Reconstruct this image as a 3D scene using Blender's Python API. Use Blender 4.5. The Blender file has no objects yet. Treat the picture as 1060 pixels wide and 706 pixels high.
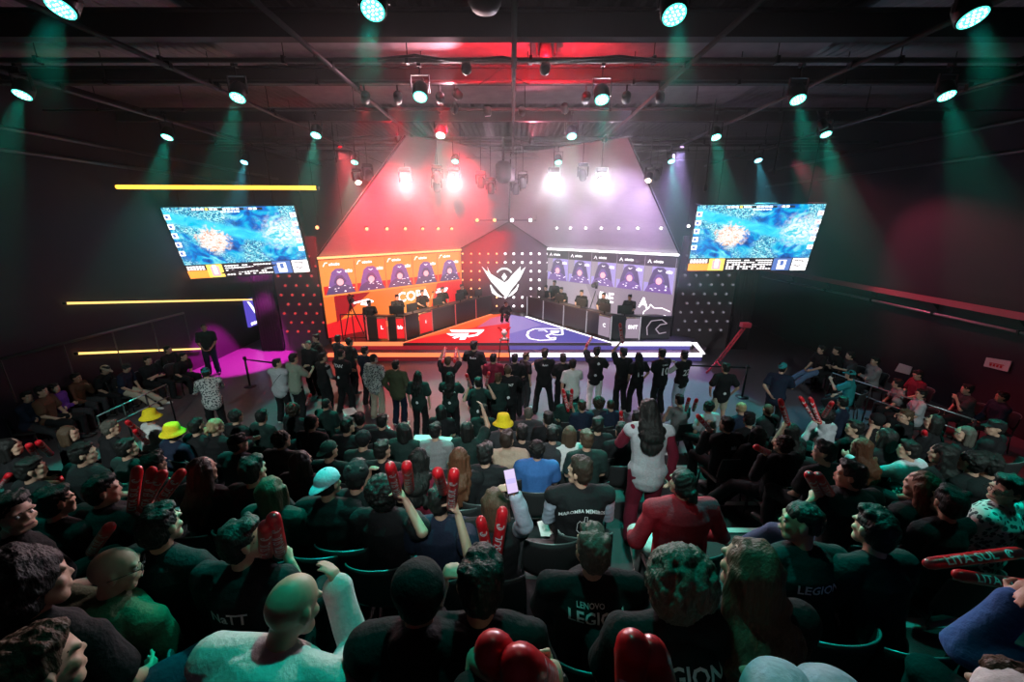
# tuning values (light powers)
TE = (1300, 1600, 2800, 2600, 260)
BLUEK = .7
LEDK = 1.3
GAMEK = 1.3
WHITEP = 1300
REDP = 27000
LILP = 7500
REDF = 4500
LILF = 4500
CENP = 3000
DESKP = 12000
MAGP = 6000
FRONT_FILL = 1900
HAZE = .009
HAZE2 = .024
import bpy, math, random, zlib
import numpy as np
from mathutils import Vector, Matrix, noise
from mathutils.bvhtree import BVHTree
random.seed(7)
sc = bpy.context.scene
COL = sc.collection
PI = math.pi
# ------------------------------------------------------------------ camera
H = 4.9
FPX = 412.0
PITCH = math.atan(123 / FPX)
COSP, SINP = math.cos(PITCH), math.sin(PITCH)
cam_d = bpy.data.cameras.new('camera')
cam = bpy.data.objects.new('camera', cam_d)
COL.objects.link(cam)
cam.location = (0, 0, H)
cam.rotation_euler = (PI / 2 - PITCH, 0, 0)
cam_d.sensor_width = 36
cam_d.lens = 36 * FPX / 1060
cam_d.clip_start = 0.05
cam_d.clip_end = 200
sc.camera = cam


def ray(px, py):
    u = (px - 530) / FPX
    v = (353 - py) / FPX
    return Vector((u, COSP + v * SINP, -SINP + v * COSP))


def onY(px, py, Y):
    d = ray(px, py)
    return d * (Y / d.y) + Vector((0, 0, H))


def onX(px, py, X):
    d = ray(px, py)
    return d * (X / d.x) + Vector((0, 0, H))


def onZ(px, py, z):
    d = ray(px, py)
    return d * ((z - H) / d.z) + Vector((0, 0, H))


def onP(px, py, p, n):
    d = ray(px, py)
    c = Vector((0, 0, H))
    return c + d * ((Vector(p) - c).dot(n) / d.dot(n))


def proj(p):
    q = Vector(p) - Vector((0, 0, H))
    D = q.y * COSP - q.z * SINP
    return 530 + FPX * q.x / D, 353 - FPX * (q.y * SINP + q.z * COSP) / D


# ------------------------------------------------------------------ materials
MATS = {}


def mat(name, col, rough=.7, metal=0.0, emit=None, es=0.0, bump=0.0, bscale=40.0, var=0.0, spec=.5, stretch=None):
    if name in MATS:
        return MATS[name]
    m = bpy.data.materials.new(name)
    m.use_nodes = True
    nt = m.node_tree
    b = nt.nodes['Principled BSDF']
    c = (*col, 1) if len(col) == 3 else col
    b.inputs['Base Color'].default_value = c
    b.inputs['Roughness'].default_value = rough
    b.inputs['Metallic'].default_value = metal
    b.inputs['Specular IOR Level'].default_value = spec
    if emit:
        b.inputs['Emission Color'].default_value = (*emit, 1)
        b.inputs['Emission Strength'].default_value = es
    if bump or var:
        tc = nt.nodes.new('ShaderNodeTexCoord')
        mp = nt.nodes.new('ShaderNodeMapping')
        if stretch:
            mp.inputs['Scale'].default_value = stretch
        nt.links.new(tc.outputs['Object'], mp.inputs['Vector'])
        nz = nt.nodes.new('ShaderNodeTexNoise')
        nz.inputs['Scale'].default_value = bscale
        nz.inputs['Detail'].default_value = 3
        nt.links.new(mp.outputs[0], nz.inputs['Vector'])
        if bump:
            bp = nt.nodes.new('ShaderNodeBump')
            bp.inputs['Strength'].default_value = bump
            bp.inputs['Distance'].default_value = .01
            nt.links.new(nz.outputs['Fac'], bp.inputs['Height'])
            nt.links.new(bp.outputs[0], b.inputs['Normal'])
        if var:
            mx = nt.nodes.new('ShaderNodeMix')
            mx.data_type = 'RGBA'
            mx.inputs['A'].default_value = tuple(x * (1 - var) for x in c[:3]) + (1,)
            mx.inputs['B'].default_value = tuple(min(1, x * (1 + var)) for x in c[:3]) + (1,)
            nt.links.new(nz.outputs['Fac'], mx.inputs['Factor'])
            nt.links.new(mx.outputs['Result'], b.inputs['Base Color'])
    MATS[name] = m
    return m


def glow(name, col, s):
    return mat(name, (0.02, 0.02, 0.02), .5, emit=col, es=s)


def cloth(name, col):
    return mat('cloth_' + name, col, .85, bump=.5, bscale=55, var=.22, spec=.25)


BLACKM = mat('black_metal', (.012, .012, .014), .42, .3, bump=.1)
DARKM = mat('dark_plastic', (.02, .02, .022), .5)
STEEL = mat('steel', (.35, .35, .37), .35, .9)
PIPE = mat('painted_pipe', (.10, .09, .095), .45, .4)


# ------------------------------------------------------------------ mesh builder
class MB:
    def __init__(s):
        s.v = []
        s.f = []
        s.m = []

    def add(s, vs, fs, mi=0):
        b = len(s.v)
        s.v += [tuple(x) for x in vs]
        s.f += [tuple(i + b for i in f) for f in fs]
        s.m += [mi] * len(fs)
        return s

    def box(s, c, size, rot=None, mi=0, bev=0.0):
        hx, hy, hz = size[0] / 2, size[1] / 2, size[2] / 2
        R = rot if rot is not None else Matrix.Identity(3)
        c = Vector(c)
        if bev <= 0:
            vs = [c + R @ Vector((x * hx, y * hy, z * hz)) for x, y, z in
                  [(-1, -1, -1), (1, -1, -1), (1, 1, -1), (-1, 1, -1), (-1, -1, 1), (1, -1, 1), (1, 1, 1), (-1, 1, 1)]]
            fs = [(0, 3, 2, 1), (4, 5, 6, 7), (0, 1, 5, 4), (1, 2, 6, 5), (2, 3, 7, 6), (3, 0, 4, 7)]
            return s.add(vs, fs, mi)
        b = min(bev, hx * .9, hy * .9, hz * .9)
        vs = []
        idx = {}
        for sx in (-1, 1):
            for sy in (-1, 1):
                for sz in (-1, 1):
                    for ax in range(3):
                        p = [sx * (hx - b), sy * (hy - b), sz * (hz - b)]
                        p[ax] += (sx, sy, sz)[ax] * b
                        idx[(sx, sy, sz, ax)] = len(vs)
                        vs.append(c + R @ Vector(p))
        g = lambda *k: idx[k]
        fs = []
        for q in (-1, 1):
            fs.append([g(q, -1, -1, 0), g(q, 1, -1, 0), g(q, 1, 1, 0), g(q, -1, 1, 0)][::q])
            fs.append([g(-1, q, -1, 1), g(-1, q, 1, 1), g(1, q, 1, 1), g(1, q, -1, 1)][::q])
            fs.append([g(-1, -1, q, 2), g(1, -1, q, 2), g(1, 1, q, 2), g(-1, 1, q, 2)][::q])
        for a in (-1, 1):
            for b2 in (-1, 1):
                fs.append([g(a, b2, -1, 0), g(a, b2, 1, 0), g(a, b2, 1, 1), g(a, b2, -1, 1)][::a * b2])
                fs.append([g(-1, a, b2, 1), g(1, a, b2, 1), g(1, a, b2, 2), g(-1, a, b2, 2)][::a * b2])
                fs.append([g(a, -1, b2, 2), g(a, 1, b2, 2), g(a, 1, b2, 0), g(a, -1, b2, 0)][::a * b2])
        for sx in (-1, 1):
            for sy in (-1, 1):
                for sz in (-1, 1):
                    fs.append([g(sx, sy, sz, 0), g(sx, sy, sz, 1), g(sx, sy, sz, 2)][::sx * sy * sz])
        return s.add(vs, fs, mi)

    def tube(s, path, r, n=10, mi=0, close=True):
        path = [Vector(p) for p in path]
        rs = r if isinstance(r, (list, tuple)) else [r] * len(path)
        b = len(s.v)
        prev = None
        k = len(path)
        for i, p in enumerate(path):
            t = (path[min(i + 1, k - 1)] - path[max(i - 1, 0)]).normalized()
            if prev is None:
                a = Vector((0, 0, 1)) if abs(t.z) < .9 else Vector((1, 0, 0))
                u = t.cross(a).normalized()
            else:
                u = (prev - t * prev.dot(t)).normalized()
            prev = u
            w = t.cross(u)
            for j in range(n):
                an = 2 * PI * j / n
                s.v.append(tuple(p + (u * math.cos(an) + w * math.sin(an)) * rs[i]))
        for i in range(k - 1):
            for j in range(n):
                a0 = b + i * n + j
                a1 = b + i * n + (j + 1) % n
                s.f.append((a0, a1, a1 + n, a0 + n))
                s.m.append(mi)
        if close:
            s.f.append(tuple(b + j for j in range(n))[::-1])
            s.f.append(tuple(b + (k - 1) * n + j for j in range(n)))
            s.m += [mi, mi]
        return s

    def lathe(s, prof, axis_p, axis_d=(0, 0, 1), n=20, mi=0):
        """prof: list of (radius, height)."""
        d = Vector(axis_d).normalized()
        a = Vector((0, 0, 1)) if abs(d.z) < .9 else Vector((1, 0, 0))
        u = d.cross(a).normalized()
        w = d.cross(u)
        b = len(s.v)
        P = Vector(axis_p)
        for (r, h) in prof:
            for j in range(n):
                an = 2 * PI * j / n
                s.v.append(tuple(P + d * h + (u * math.cos(an) + w * math.sin(an)) * max(r, 1e-4)))
        for i in range(len(prof) - 1):
            for j in range(n):
                a0 = b + i * n + j
                a1 = b + i * n + (j + 1) % n
                s.f.append((a0, a1, a1 + n, a0 + n))
                s.m.append(mi)
        s.f.append(tuple(b + j for j in range(n))[::-1])
        s.f.append(tuple(b + (len(prof) - 1) * n + j for j in range(n)))
        s.m += [mi, mi]
        return s

    def ball(s, c, r, n=12, mi=0):
        r3 = r if isinstance(r, (tuple, list)) else (r, r, r)
        v, f = ell(c, r3, None, n, n // 2 + 1)
        return s.add(v, f, mi)

    def slab(s, pts, off, mi=0):
        """prism: polygon pts (3d, planar) pushed by vector off."""
        off = Vector(off)
        k = len(pts)
        P = [Vector(p) for p in pts]
        vs = P + [p + off for p in P]
        fs = [tuple(range(k))[::-1], tuple(range(k, 2 * k))]
        for i in range(k):
            j = (i + 1) % k
            fs.append((i, j, j + k, i + k))
        return s.add(vs, fs, mi)

    def build(s, name, mats, parent=None, smooth=False):
        me = bpy.data.meshes.new(name)
        vs = s.v
        if parent is not None:
            inv = RM[parent].inverted()
            vs = [tuple(inv @ Vector(v)) for v in vs]
        me.from_pydata(vs, [], s.f)
        if not isinstance(mats, (list, tuple)):
            mats = [mats]
        for m in mats:
            me.materials.append(m)
        me.polygons.foreach_set('material_index', s.m)
        if smooth:
            me.shade_smooth()
        me.update()
        o = bpy.data.objects.new(name, me)
        COL.objects.link(o)
        if parent is not None:
            o.parent = parent
            RM[o] = RM[parent]
        else:
            RM[o] = Matrix.Identity(4)
        return o


RM = {}


def tag(o, label, cat, group=None, kind=None):
    if kind:
        o['kind'] = kind
    if label:
        o['label'] = label
    if cat:
        o['category'] = cat
    if group:
        o['group'] = group
    return o


def root(name, loc, label, cat, group=None, rz=0.0):
    o = bpy.data.objects.new(name, None)
    o.empty_display_size = .1
    COL.objects.link(o)
    o.location = loc
    o.rotation_euler = (0, 0, rz)
    RM[o] = Matrix.Translation(Vector(loc)) @ Matrix.Rotation(rz, 4, 'Z')
    tag(o, label, cat, group)
    return o


def struct(o):
    o['kind'] = 'structure'
    return o


def rc(p0, p1, r0, r1, side=None, flat=1.0, n=14):
    """closed tapered capsule with elliptical section."""
    p0, p1 = Vector(p0), Vector(p1)
    a = p1 - p0
    L = a.length
    a = a.normalized() if L > 1e-6 else Vector((0, 0, 1))
    if side is None:
        side = Vector((1, 0, 0)) if abs(a.x) < .9 else Vector((0, 1, 0))
    u = Vector(side)
    u = (u - a * u.dot(a))
    if u.length < 1e-4:
        u = a.orthogonal()
    u.normalize()
    w = a.cross(u)
    rings = []
    for an in (-75, -45, -15):
        t = math.radians(an)
        rings.append((p0 + a * r0 * math.sin(t) * (flat + 1) / 2, r0 * math.cos(t)))
    for an in (15, 45, 75):
        t = math.radians(an)
        rings.append((p1 + a * r1 * math.sin(t) * (flat + 1) / 2, r1 * math.cos(t)))
    vs = []
    for c, r in rings:
        for j in range(n):
            q = 2 * PI * j / n
            vs.append(c + u * (r * math.cos(q)) + w * (r * flat * math.sin(q)))
    fs = []
    for i in range(5):
        for j in range(n):
            b0 = i * n + j
            b1 = i * n + (j + 1) % n
            fs.append((b0, b1, b1 + n, b0 + n))
    vs.append(p0 - a * r0 * (flat + 1) / 2)
    vs.append(p1 + a * r1 * (flat + 1) / 2)
    k = 6 * n
    for j in range(n):
        fs.append((k, (j + 1) % n, j))
        fs.append((k + 1, 5 * n + j, 5 * n + (j + 1) % n))
    return vs, fs


def ell(c, r, R=None, nu=14, nv=9):
    c = Vector(c)
    R = R if R is not None else Matrix.Identity(3)
    vs = []
    fs = []
    for i in range(1, nv):
        t = PI * i / nv
        for j in range(nu):
            q = 2 * PI * j / nu
            vs.append(c + R @ Vector((r[0] * math.sin(t) * math.cos(q), r[1] * math.sin(t) * math.sin(q), r[2] * math.cos(t))))
    for i in range(nv - 2):
        for j in range(nu):
            b0 = i * nu + j
            b1 = i * nu + (j + 1) % nu
            fs.append((b0, b0 + nu, b1 + nu, b1))
    k = len(vs)
    vs.append(c + R @ Vector((0, 0, r[2])))
    vs.append(c + R @ Vector((0, 0, -r[2])))
    for j in range(nu):
        fs.append((k, j, (j + 1) % nu))
        b = (nv - 2) * nu
        fs.append((k + 1, b + (j + 1) % nu, b + j))
    return vs, fs


TMP = bpy.data.scenes.new('workshop')


def evaluate(o):
    TMP.collection.objects.link(o)
    vl = TMP.view_layers[0]
    vl.update()
    dg = vl.depsgraph
    res = bpy.data.meshes.new_from_object(o.evaluated_get(dg), depsgraph=dg)
    bpy.data.objects.remove(o)
    return res


def fuse(prims, name, voxel, smooth=3, nz=0.0, nf=8.0, ridge=None):
    """many overlapping closed shapes -> one continuous surface mesh."""
    mb = MB()
    for v, f in prims:
        mb.add(v, f)
    me = bpy.data.meshes.new('tmp')
    me.from_pydata(mb.v, [], mb.f)
    o = bpy.data.objects.new('tmp', me)
    r = o.modifiers.new('r', 'REMESH')
    r.mode = 'VOXEL'
    r.voxel_size = voxel
    if smooth:
        s = o.modifiers.new('s', 'SMOOTH')
        s.factor = .5
        s.iterations = smooth
    res = evaluate(o)
    bpy.data.meshes.remove(me)
    res.name = name
    if nz:
        n = len(res.vertices)
        co = np.empty(n * 3, np.float32)
        res.vertices.foreach_get('co', co)
        no = np.empty(n * 3, np.float32)
        res.vertex_normals.foreach_get('vector', no)
        co = co.reshape(-1, 3)
        no = no.reshape(-1, 3)
        P = co * nf
        if ridge is not None:
            P = P * np.array(ridge)
        # cheap smooth pseudo noise from summed sines
        h = np.zeros(n)
        rs = np.random.RandomState(n % 1000)
        for k in range(7):
            d = rs.normal(size=3)
            h += np.sin(P @ d * (1 + .45 * k) + rs.uniform(0, 6.28)) / (1 + .3 * k)
        co = co + no * (h[:, None] * nz * .4)
        res.vertices.foreach_set('co', co.astype(np.float32).ravel())
    res.shade_smooth()
    return res


_font = {}


def text_mesh(txt, size, ext=0.0):
    k = (txt, size, ext)
    if k in _font:
        return _font[k]
    cu = bpy.data.curves.new('t', 'FONT')
    cu.body = txt
    cu.size = size
    cu.align_x = 'CENTER'
    cu.align_y = 'CENTER'
    cu.resolution_u = 2
    cu.offset = size * .02
    o = bpy.data.objects.new('t', cu)
    me = evaluate(o)
    _font[k] = ([Vector(v.co) for v in me.vertices], [tuple(p.vertices) for p in me.polygons])
    return _font[k]


def put_text(mb, txt, size, O, ux, uy, off=(0, 0, 0), mi=0):
    vs, fs = text_mesh(txt, size)
    O, ux, uy = Vector(O) + Vector(off), Vector(ux), Vector(uy)
    mb.add([O + ux * v.x + uy * v.y for v in vs], fs, mi)
# ------------------------------------------------------------------ figures
def Rx(a): return Matrix.Rotation(a, 3, 'X')
def Ry(a): return Matrix.Rotation(a, 3, 'Y')
def Rz(a): return Matrix.Rotation(a, 3, 'Z')


def ik(a, t, l1, l2, pole):
    a, t = Vector(a), Vector(t)
    d = t - a
    L = d.length
    mx = (l1 + l2) * .985
    mn = abs(l1 - l2) + .06
    if L < 1e-4:
        d = Vector((0, 1, 0)); L = 1
    dn = d / L
    L = max(mn, min(mx, L))
    t = a + dn * L
    x = (l1 * l1 - l2 * l2 + L * L) / (2 * L)
    h = math.sqrt(max(1e-6, l1 * l1 - x * x))
    p = Vector(pole)
    p = p - dn * p.dot(dn)
    if p.length < 1e-4:
        p = dn.orthogonal()
    p.normalize()
    return a + dn * x + p * h, t


# wrist targets relative to the shoulder (x outward, y forward, z up)
ARM = {
    'lap': (-.07, .26, -.40), 'knees': (.0, .38, -.36), 'side': (.07, .03, -.53), 'cross': (-.27, .20, -.26),
    'up': (.02, .22, .44), 'high': (.03, .10, .53), 'front': (-.06, .40, -.12), 'clap': (-.155, .36, -.16),
    'phone': (-.09, .36, .02), 'pocket': (.06, .06, -.46), 'hold': (-.04, .36, -.12), 'chin': (-.13, .20, .0),
    'behind': (-.08, -.14, -.44), 'rest': (.07, .20, -.38), 'desk': (-.05, .38, -.27), 'reach': (.10, .46, -.02),
    'cam': (-.10, .24, .10), 'head': (-.08, .12, .22)}


def skeleton(P):
    sit = P['kind'] == 'sit'
    S = {}
    hip = Vector((0, 0, .56 if sit else .93))
    lean = math.radians(P.get('lean', 4 if sit else 2))
    side = math.radians(P.get('side', 0))
    tw = math.radians(P.get('twist', 0))
    T = Ry(side) @ Rx(-lean)
    u = T @ Vector((0, 0, 1))
    rx = (Rz(-tw) @ Vector((1, 0, 0)))
    rx = (rx - u * rx.dot(u)).normalized()
    fw = u.cross(rx)
    wd = P.get('w', 1.0) * 1.09
    S['hip'], S['u'], S['rx'], S['fw'] = hip, u, rx, fw
    nb = hip + u * .50
    S['nb'] = nb
    sh = [hip + u * .45 + rx * (-.17 * wd), hip + u * .45 + rx * (.17 * wd)]
    S['sh'] = sh
    hy, hp, hr = (math.radians(P.get(k, 0)) for k in ('hyaw', 'hpitch', 'hroll'))
    HR = T @ Rz(-hy - tw) @ Rx(-hp + lean * .75) @ Ry(hr)
    S['HR'] = HR
    nd = (u * .6 + HR @ Vector((0, .0, 1)) * .55).normalized()
    S['hc'] = nb + nd * .145 + HR @ Vector((0, .02, .02))
    # arms
    S['el'], S['wr'] = [], []
    arms = P.get('arms', ('lap', 'lap'))
    for i, sx in ((0, -1), (1, 1)):
        A = arms[i]
        if isinstance(A, str):
            o = ARM[A]
            tgt = sh[i] + rx * (o[0] * sx) + fw * o[1] + u * o[2]
            pole = (rx * sx * .55 - fw * .35 - Vector((0, 0, .8))) if o[2] < .2 else (rx * sx * .9 + fw * .5 - Vector((0, 0, .2)))
        else:
            tgt = Vector(A)
            pole = rx * sx * .3 - Vector((0, 0, 1.0))
        e, w = ik(sh[i], tgt, .285, .25, pole)
        S['el'].append(e)
        S['wr'].append(w)
    # legs
    S['hj'], S['kn'], S['an'], S['toe'] = [], [], [], []
    legs = P.get('legs', 'norm')
    for i, sx in ((0, -1), (1, 1)):
        hj = hip + Vector((sx * .085, 0.02 if sit else 0, 0))
        if sit:
            tgt = {'norm': Vector((sx * .15, .42, .09)), 'wide': Vector((sx * .27, .40, .09)), 'ext': Vector((sx * .16, .72, .09)),
                   'tuck': Vector((sx * .13, .2, .09)), 'right': Vector((.36 + sx * .08, .55, .09)), 'cross': Vector((sx * .05, .5, .09 if sx > 0 else .28)),
                   'left': Vector((-.36 + sx * .08, .55, .09))}[legs]
            pole = Vector((sx * (.5 if legs == 'wide' else .12), .6, 1.0))
        else:
            tgt = {'norm': Vector((sx * .12, -.03, .09)), 'wide': Vector((sx * .22, -.03, .09)), 'step': Vector((sx * .10, sx * .20, .09)),
                   'right': Vector((sx * .12, 0, .09))}.get(legs, Vector((sx * .12, -.03, .09)))
            pole = Vector((sx * .1, 1, 0))
        k, a = ik(hj, tgt, .43, .42, pole)
        S['hj'].append(hj); S['kn'].append(k); S['an'].append(a)
        f = Vector((a.x - k.x * .0, 0, 0))
        tdir = Vector((sx * .25, 1, 0)).normalized()
        S['toe'].append(Vector((a.x, a.y, .045)) + tdir * .15)
    S['grip'] = []
    return S


def hand_prims(S, i, P, fr):
    sx = (-1, 1)[i]
    w, e = S['wr'][i], S['el'][i]
    d = (w - e).normalized()
    inn = (S['rx'] * -sx)
    n = inn - d * inn.dot(d)
    if n.length < .2:
        n = Vector((0, 0, -1)) - d * d.z * -1
    n.normalize()
    s = n.cross(d).normalized()
    if s.z < 0 and abs(d.z) < .8:
        s = -s
    if abs(d.z) >= .8 and s.dot(S['fw']) < 0:
        s = -s
    curl = P.get('curl', (.35, .35))[i]
    out = [rc(w - d * .01, w + d * .07, .031, .038, s, .5, 10)]
    kn = w + d * .078
    for q, (o, L) in enumerate(((.028, .070), (.010, .080), (-.009, .074), (-.027, .058))):
        b = kn + s * o - d * abs(o) * .15
        dd = (d + s * (o * 2.2 * (1 - curl)))
        dd.normalize()
        for k in range(3):
            an = curl * (1.15, 1.35, .9)[k] * .95
            dd = (dd * math.cos(an) + n * math.sin(an))
            # rotate n accordingly
            m = n
            n2 = (m - dd * m.dot(dd))
            e2 = b + dd * L * (.42, .33, .27)[k]
            out.append(rc(b, e2, fr * (1 - .08 * k), fr * (.92 - .1 * k), None, 1, 8))
            b = e2
            dd.normalize()
            nn = n2
        # reset
    t0 = w + d * .022 + s * .026
    t1 = t0 + (s * .75 + d * .65 + n * .35).normalized() * .042
    t2 = t1 + (d * .8 + s * (.35 - .6 * curl) + n * (.2 + .7 * curl)).normalized() * .034
    out.append(rc(t0, t1, fr * 1.25, fr * 1.1, None, 1, 8))
    out.append(rc(t1, t2, fr * 1.1, fr * .9, None, 1, 8))
    S['grip'].append(w + d * .075 + n * .028)
    return out


def head_prims(S):
    c, R = S['hc'], S['HR']
    V = lambda x, y, z: c + R @ Vector((x, y, z))
    out = [ell(V(0, -.008, .025), (.076, .096, .092), R, 18, 12),
           ell(V(0, .022, -.03), (.064, .07, .085), R, 16, 10),
           rc(V(-.03, .05, -.085), V(.03, .05, -.085), .03, .03),
           rc(V(0, .083, .005), V(0, .095, -.026), .009, .012),
           rc(V(-.045, .078, .022), V(.045, .078, .022), .013, .013),
           rc(V(-.022, .083, -.062), V(.022, .083, -.062), .010, .010)]
    for sx in (-1, 1):
        out.append(ell(V(sx * .078, -.005, -.008), (.010, .02, .032), R @ Rz(sx * -.35), 10, 8))
        out.append(ell(V(sx * .042, .060, -.028), (.024, .022, .024), R, 10, 8))
    return out


def torso_prims(S, g, wd, neck=True, hem=0.0):
    h, u, rx = S['hip'], S['u'], S['rx']
    gh = g + .004 if g else 0
    out = [rc(h - rx * .075 + u * .01, h + rx * .075 + u * .01, .105 + gh, .105 + gh),
           rc(h - u * hem, h + u * .18, .150 * wd + g, .142 * wd + g, rx, .74),
           rc(h + u * .18, h + u * .35, .142 * wd + g, .165 * wd + g, rx, .70),
           rc(S['sh'][0] - u * .01, S['sh'][1] - u * .01, .058 + g, .058 + g)]
    for i in (0, 1):
        out.append(rc(S['nb'] - u * .015, S['sh'][i], .055 + g * .8, .055 + g))
    if neck:
        out.append(rc(S['nb'] - u * .05, S['hc'] + S['HR'] @ Vector((0, -.02, -.05)), .056, .052))
    return out


def arm_prims(S, i, g, frac=1.0, upper=True):
    sh, e, w = S['sh'][i], S['el'][i], S['wr'][i]
    out = []
    if frac >= 1:
        out.append(rc(sh, e, .053 + g, .041 + g))
        out.append(rc(e, w, .041 + g, .027 + g * 1.2))
    else:
        out.append(rc(sh, sh.lerp(e, frac), .055 + g, .05 + g * 1.6))
    return out


def leg_prims(S, i, g, cut=1.0):
    h, k, a = S['hj'][i], S['kn'][i], S['an'][i]
    out = [rc(h, k, .088 + g, .058 + g)]
    if cut >= 1:
        out.append(rc(k, a, .056 + g, .038 + g * 1.8))
    return out


CACHE = {}


def figure(P, voxel):
    """meshes of one posed figure: body, top, trousers, shoes, plus the skeleton."""
    P = dict(P)
    S = skeleton(P)
    wd = P.get('w', 1.0) * 1.09
    fr = .009 if voxel < .009 else .0115
    body = head_prims(S) + torso_prims(S, 0, wd)
    for i in (0, 1):
        body += arm_prims(S, i, 0) + hand_prims(S, i, P, fr) + leg_prims(S, i, 0)
        body.append(rc(Vector((S['an'][i].x, S['an'][i].y - .03, .045)), S['toe'][i], .035, .03))
        body.append(rc(S['an'][i], Vector((S['an'][i].x, S['an'][i].y, .05)), .036, .036))
    M = {}
    M['body'] = fuse(body, 'body', voxel, 2)
    top = P.get('top', 'tee')
    g = .022 if top in ('tee', 'vest') else .032
    tp = torso_prims(S, g, wd, neck=False, hem=.03 if P['kind'] == 'sit' else .07)
    for i in (0, 1):
        if top == 'tee':
            tp += arm_prims(S, i, .024, .64)
        elif top in ('long', 'hood'):
            tp += arm_prims(S, i, .026)
    if top == 'hood':
        b = S['nb'] - S['fw'] * .055
        tp += [ell(b + S['u'] * .01, (.095, .06, .06), None), ell(b - S['u'] * .05 - S['fw'] * .02, (.075, .045, .075), None)]
    M['shirt'] = fuse(tp, 'shirt', max(voxel, .009), 3, .010, 9)
    if top == 'vest':
        sl = []
        for i in (0, 1):
            sl += arm_prims(S, i, .018)
        M['sleeves'] = fuse(sl, 'sleeves', max(voxel, .009), 2, .008, 12)
    tr = [rc(S['hip'] - S['rx'] * .07, S['hip'] + S['rx'] * .07, .112, .112)]
    for i in (0, 1):
        if P.get('shorts'):
            h, k = S['hj'][i], S['kn'][i]
            tr.append(rc(h, h.lerp(k, .86), .103, .085))
        else:
            tr += leg_prims(S, i, .024)
    M['trousers'] = fuse(tr, 'trousers', max(voxel, .009), 3, .009, 11)
    M['shoes'] = []
    for i in (0, 1):
        a, t = S['an'][i], S['toe'][i]
        M['shoes'].append(fuse([rc(Vector((a.x, a.y - .035, .05)), t + Vector((0, .01, 0)), .045, .04, None, .95), rc(a - Vector((0, 0, .0)), Vector((a.x, a.y, .06)), .045, .045)],
                               'shoe', max(voxel, .01), 1))
    return M, S


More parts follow.
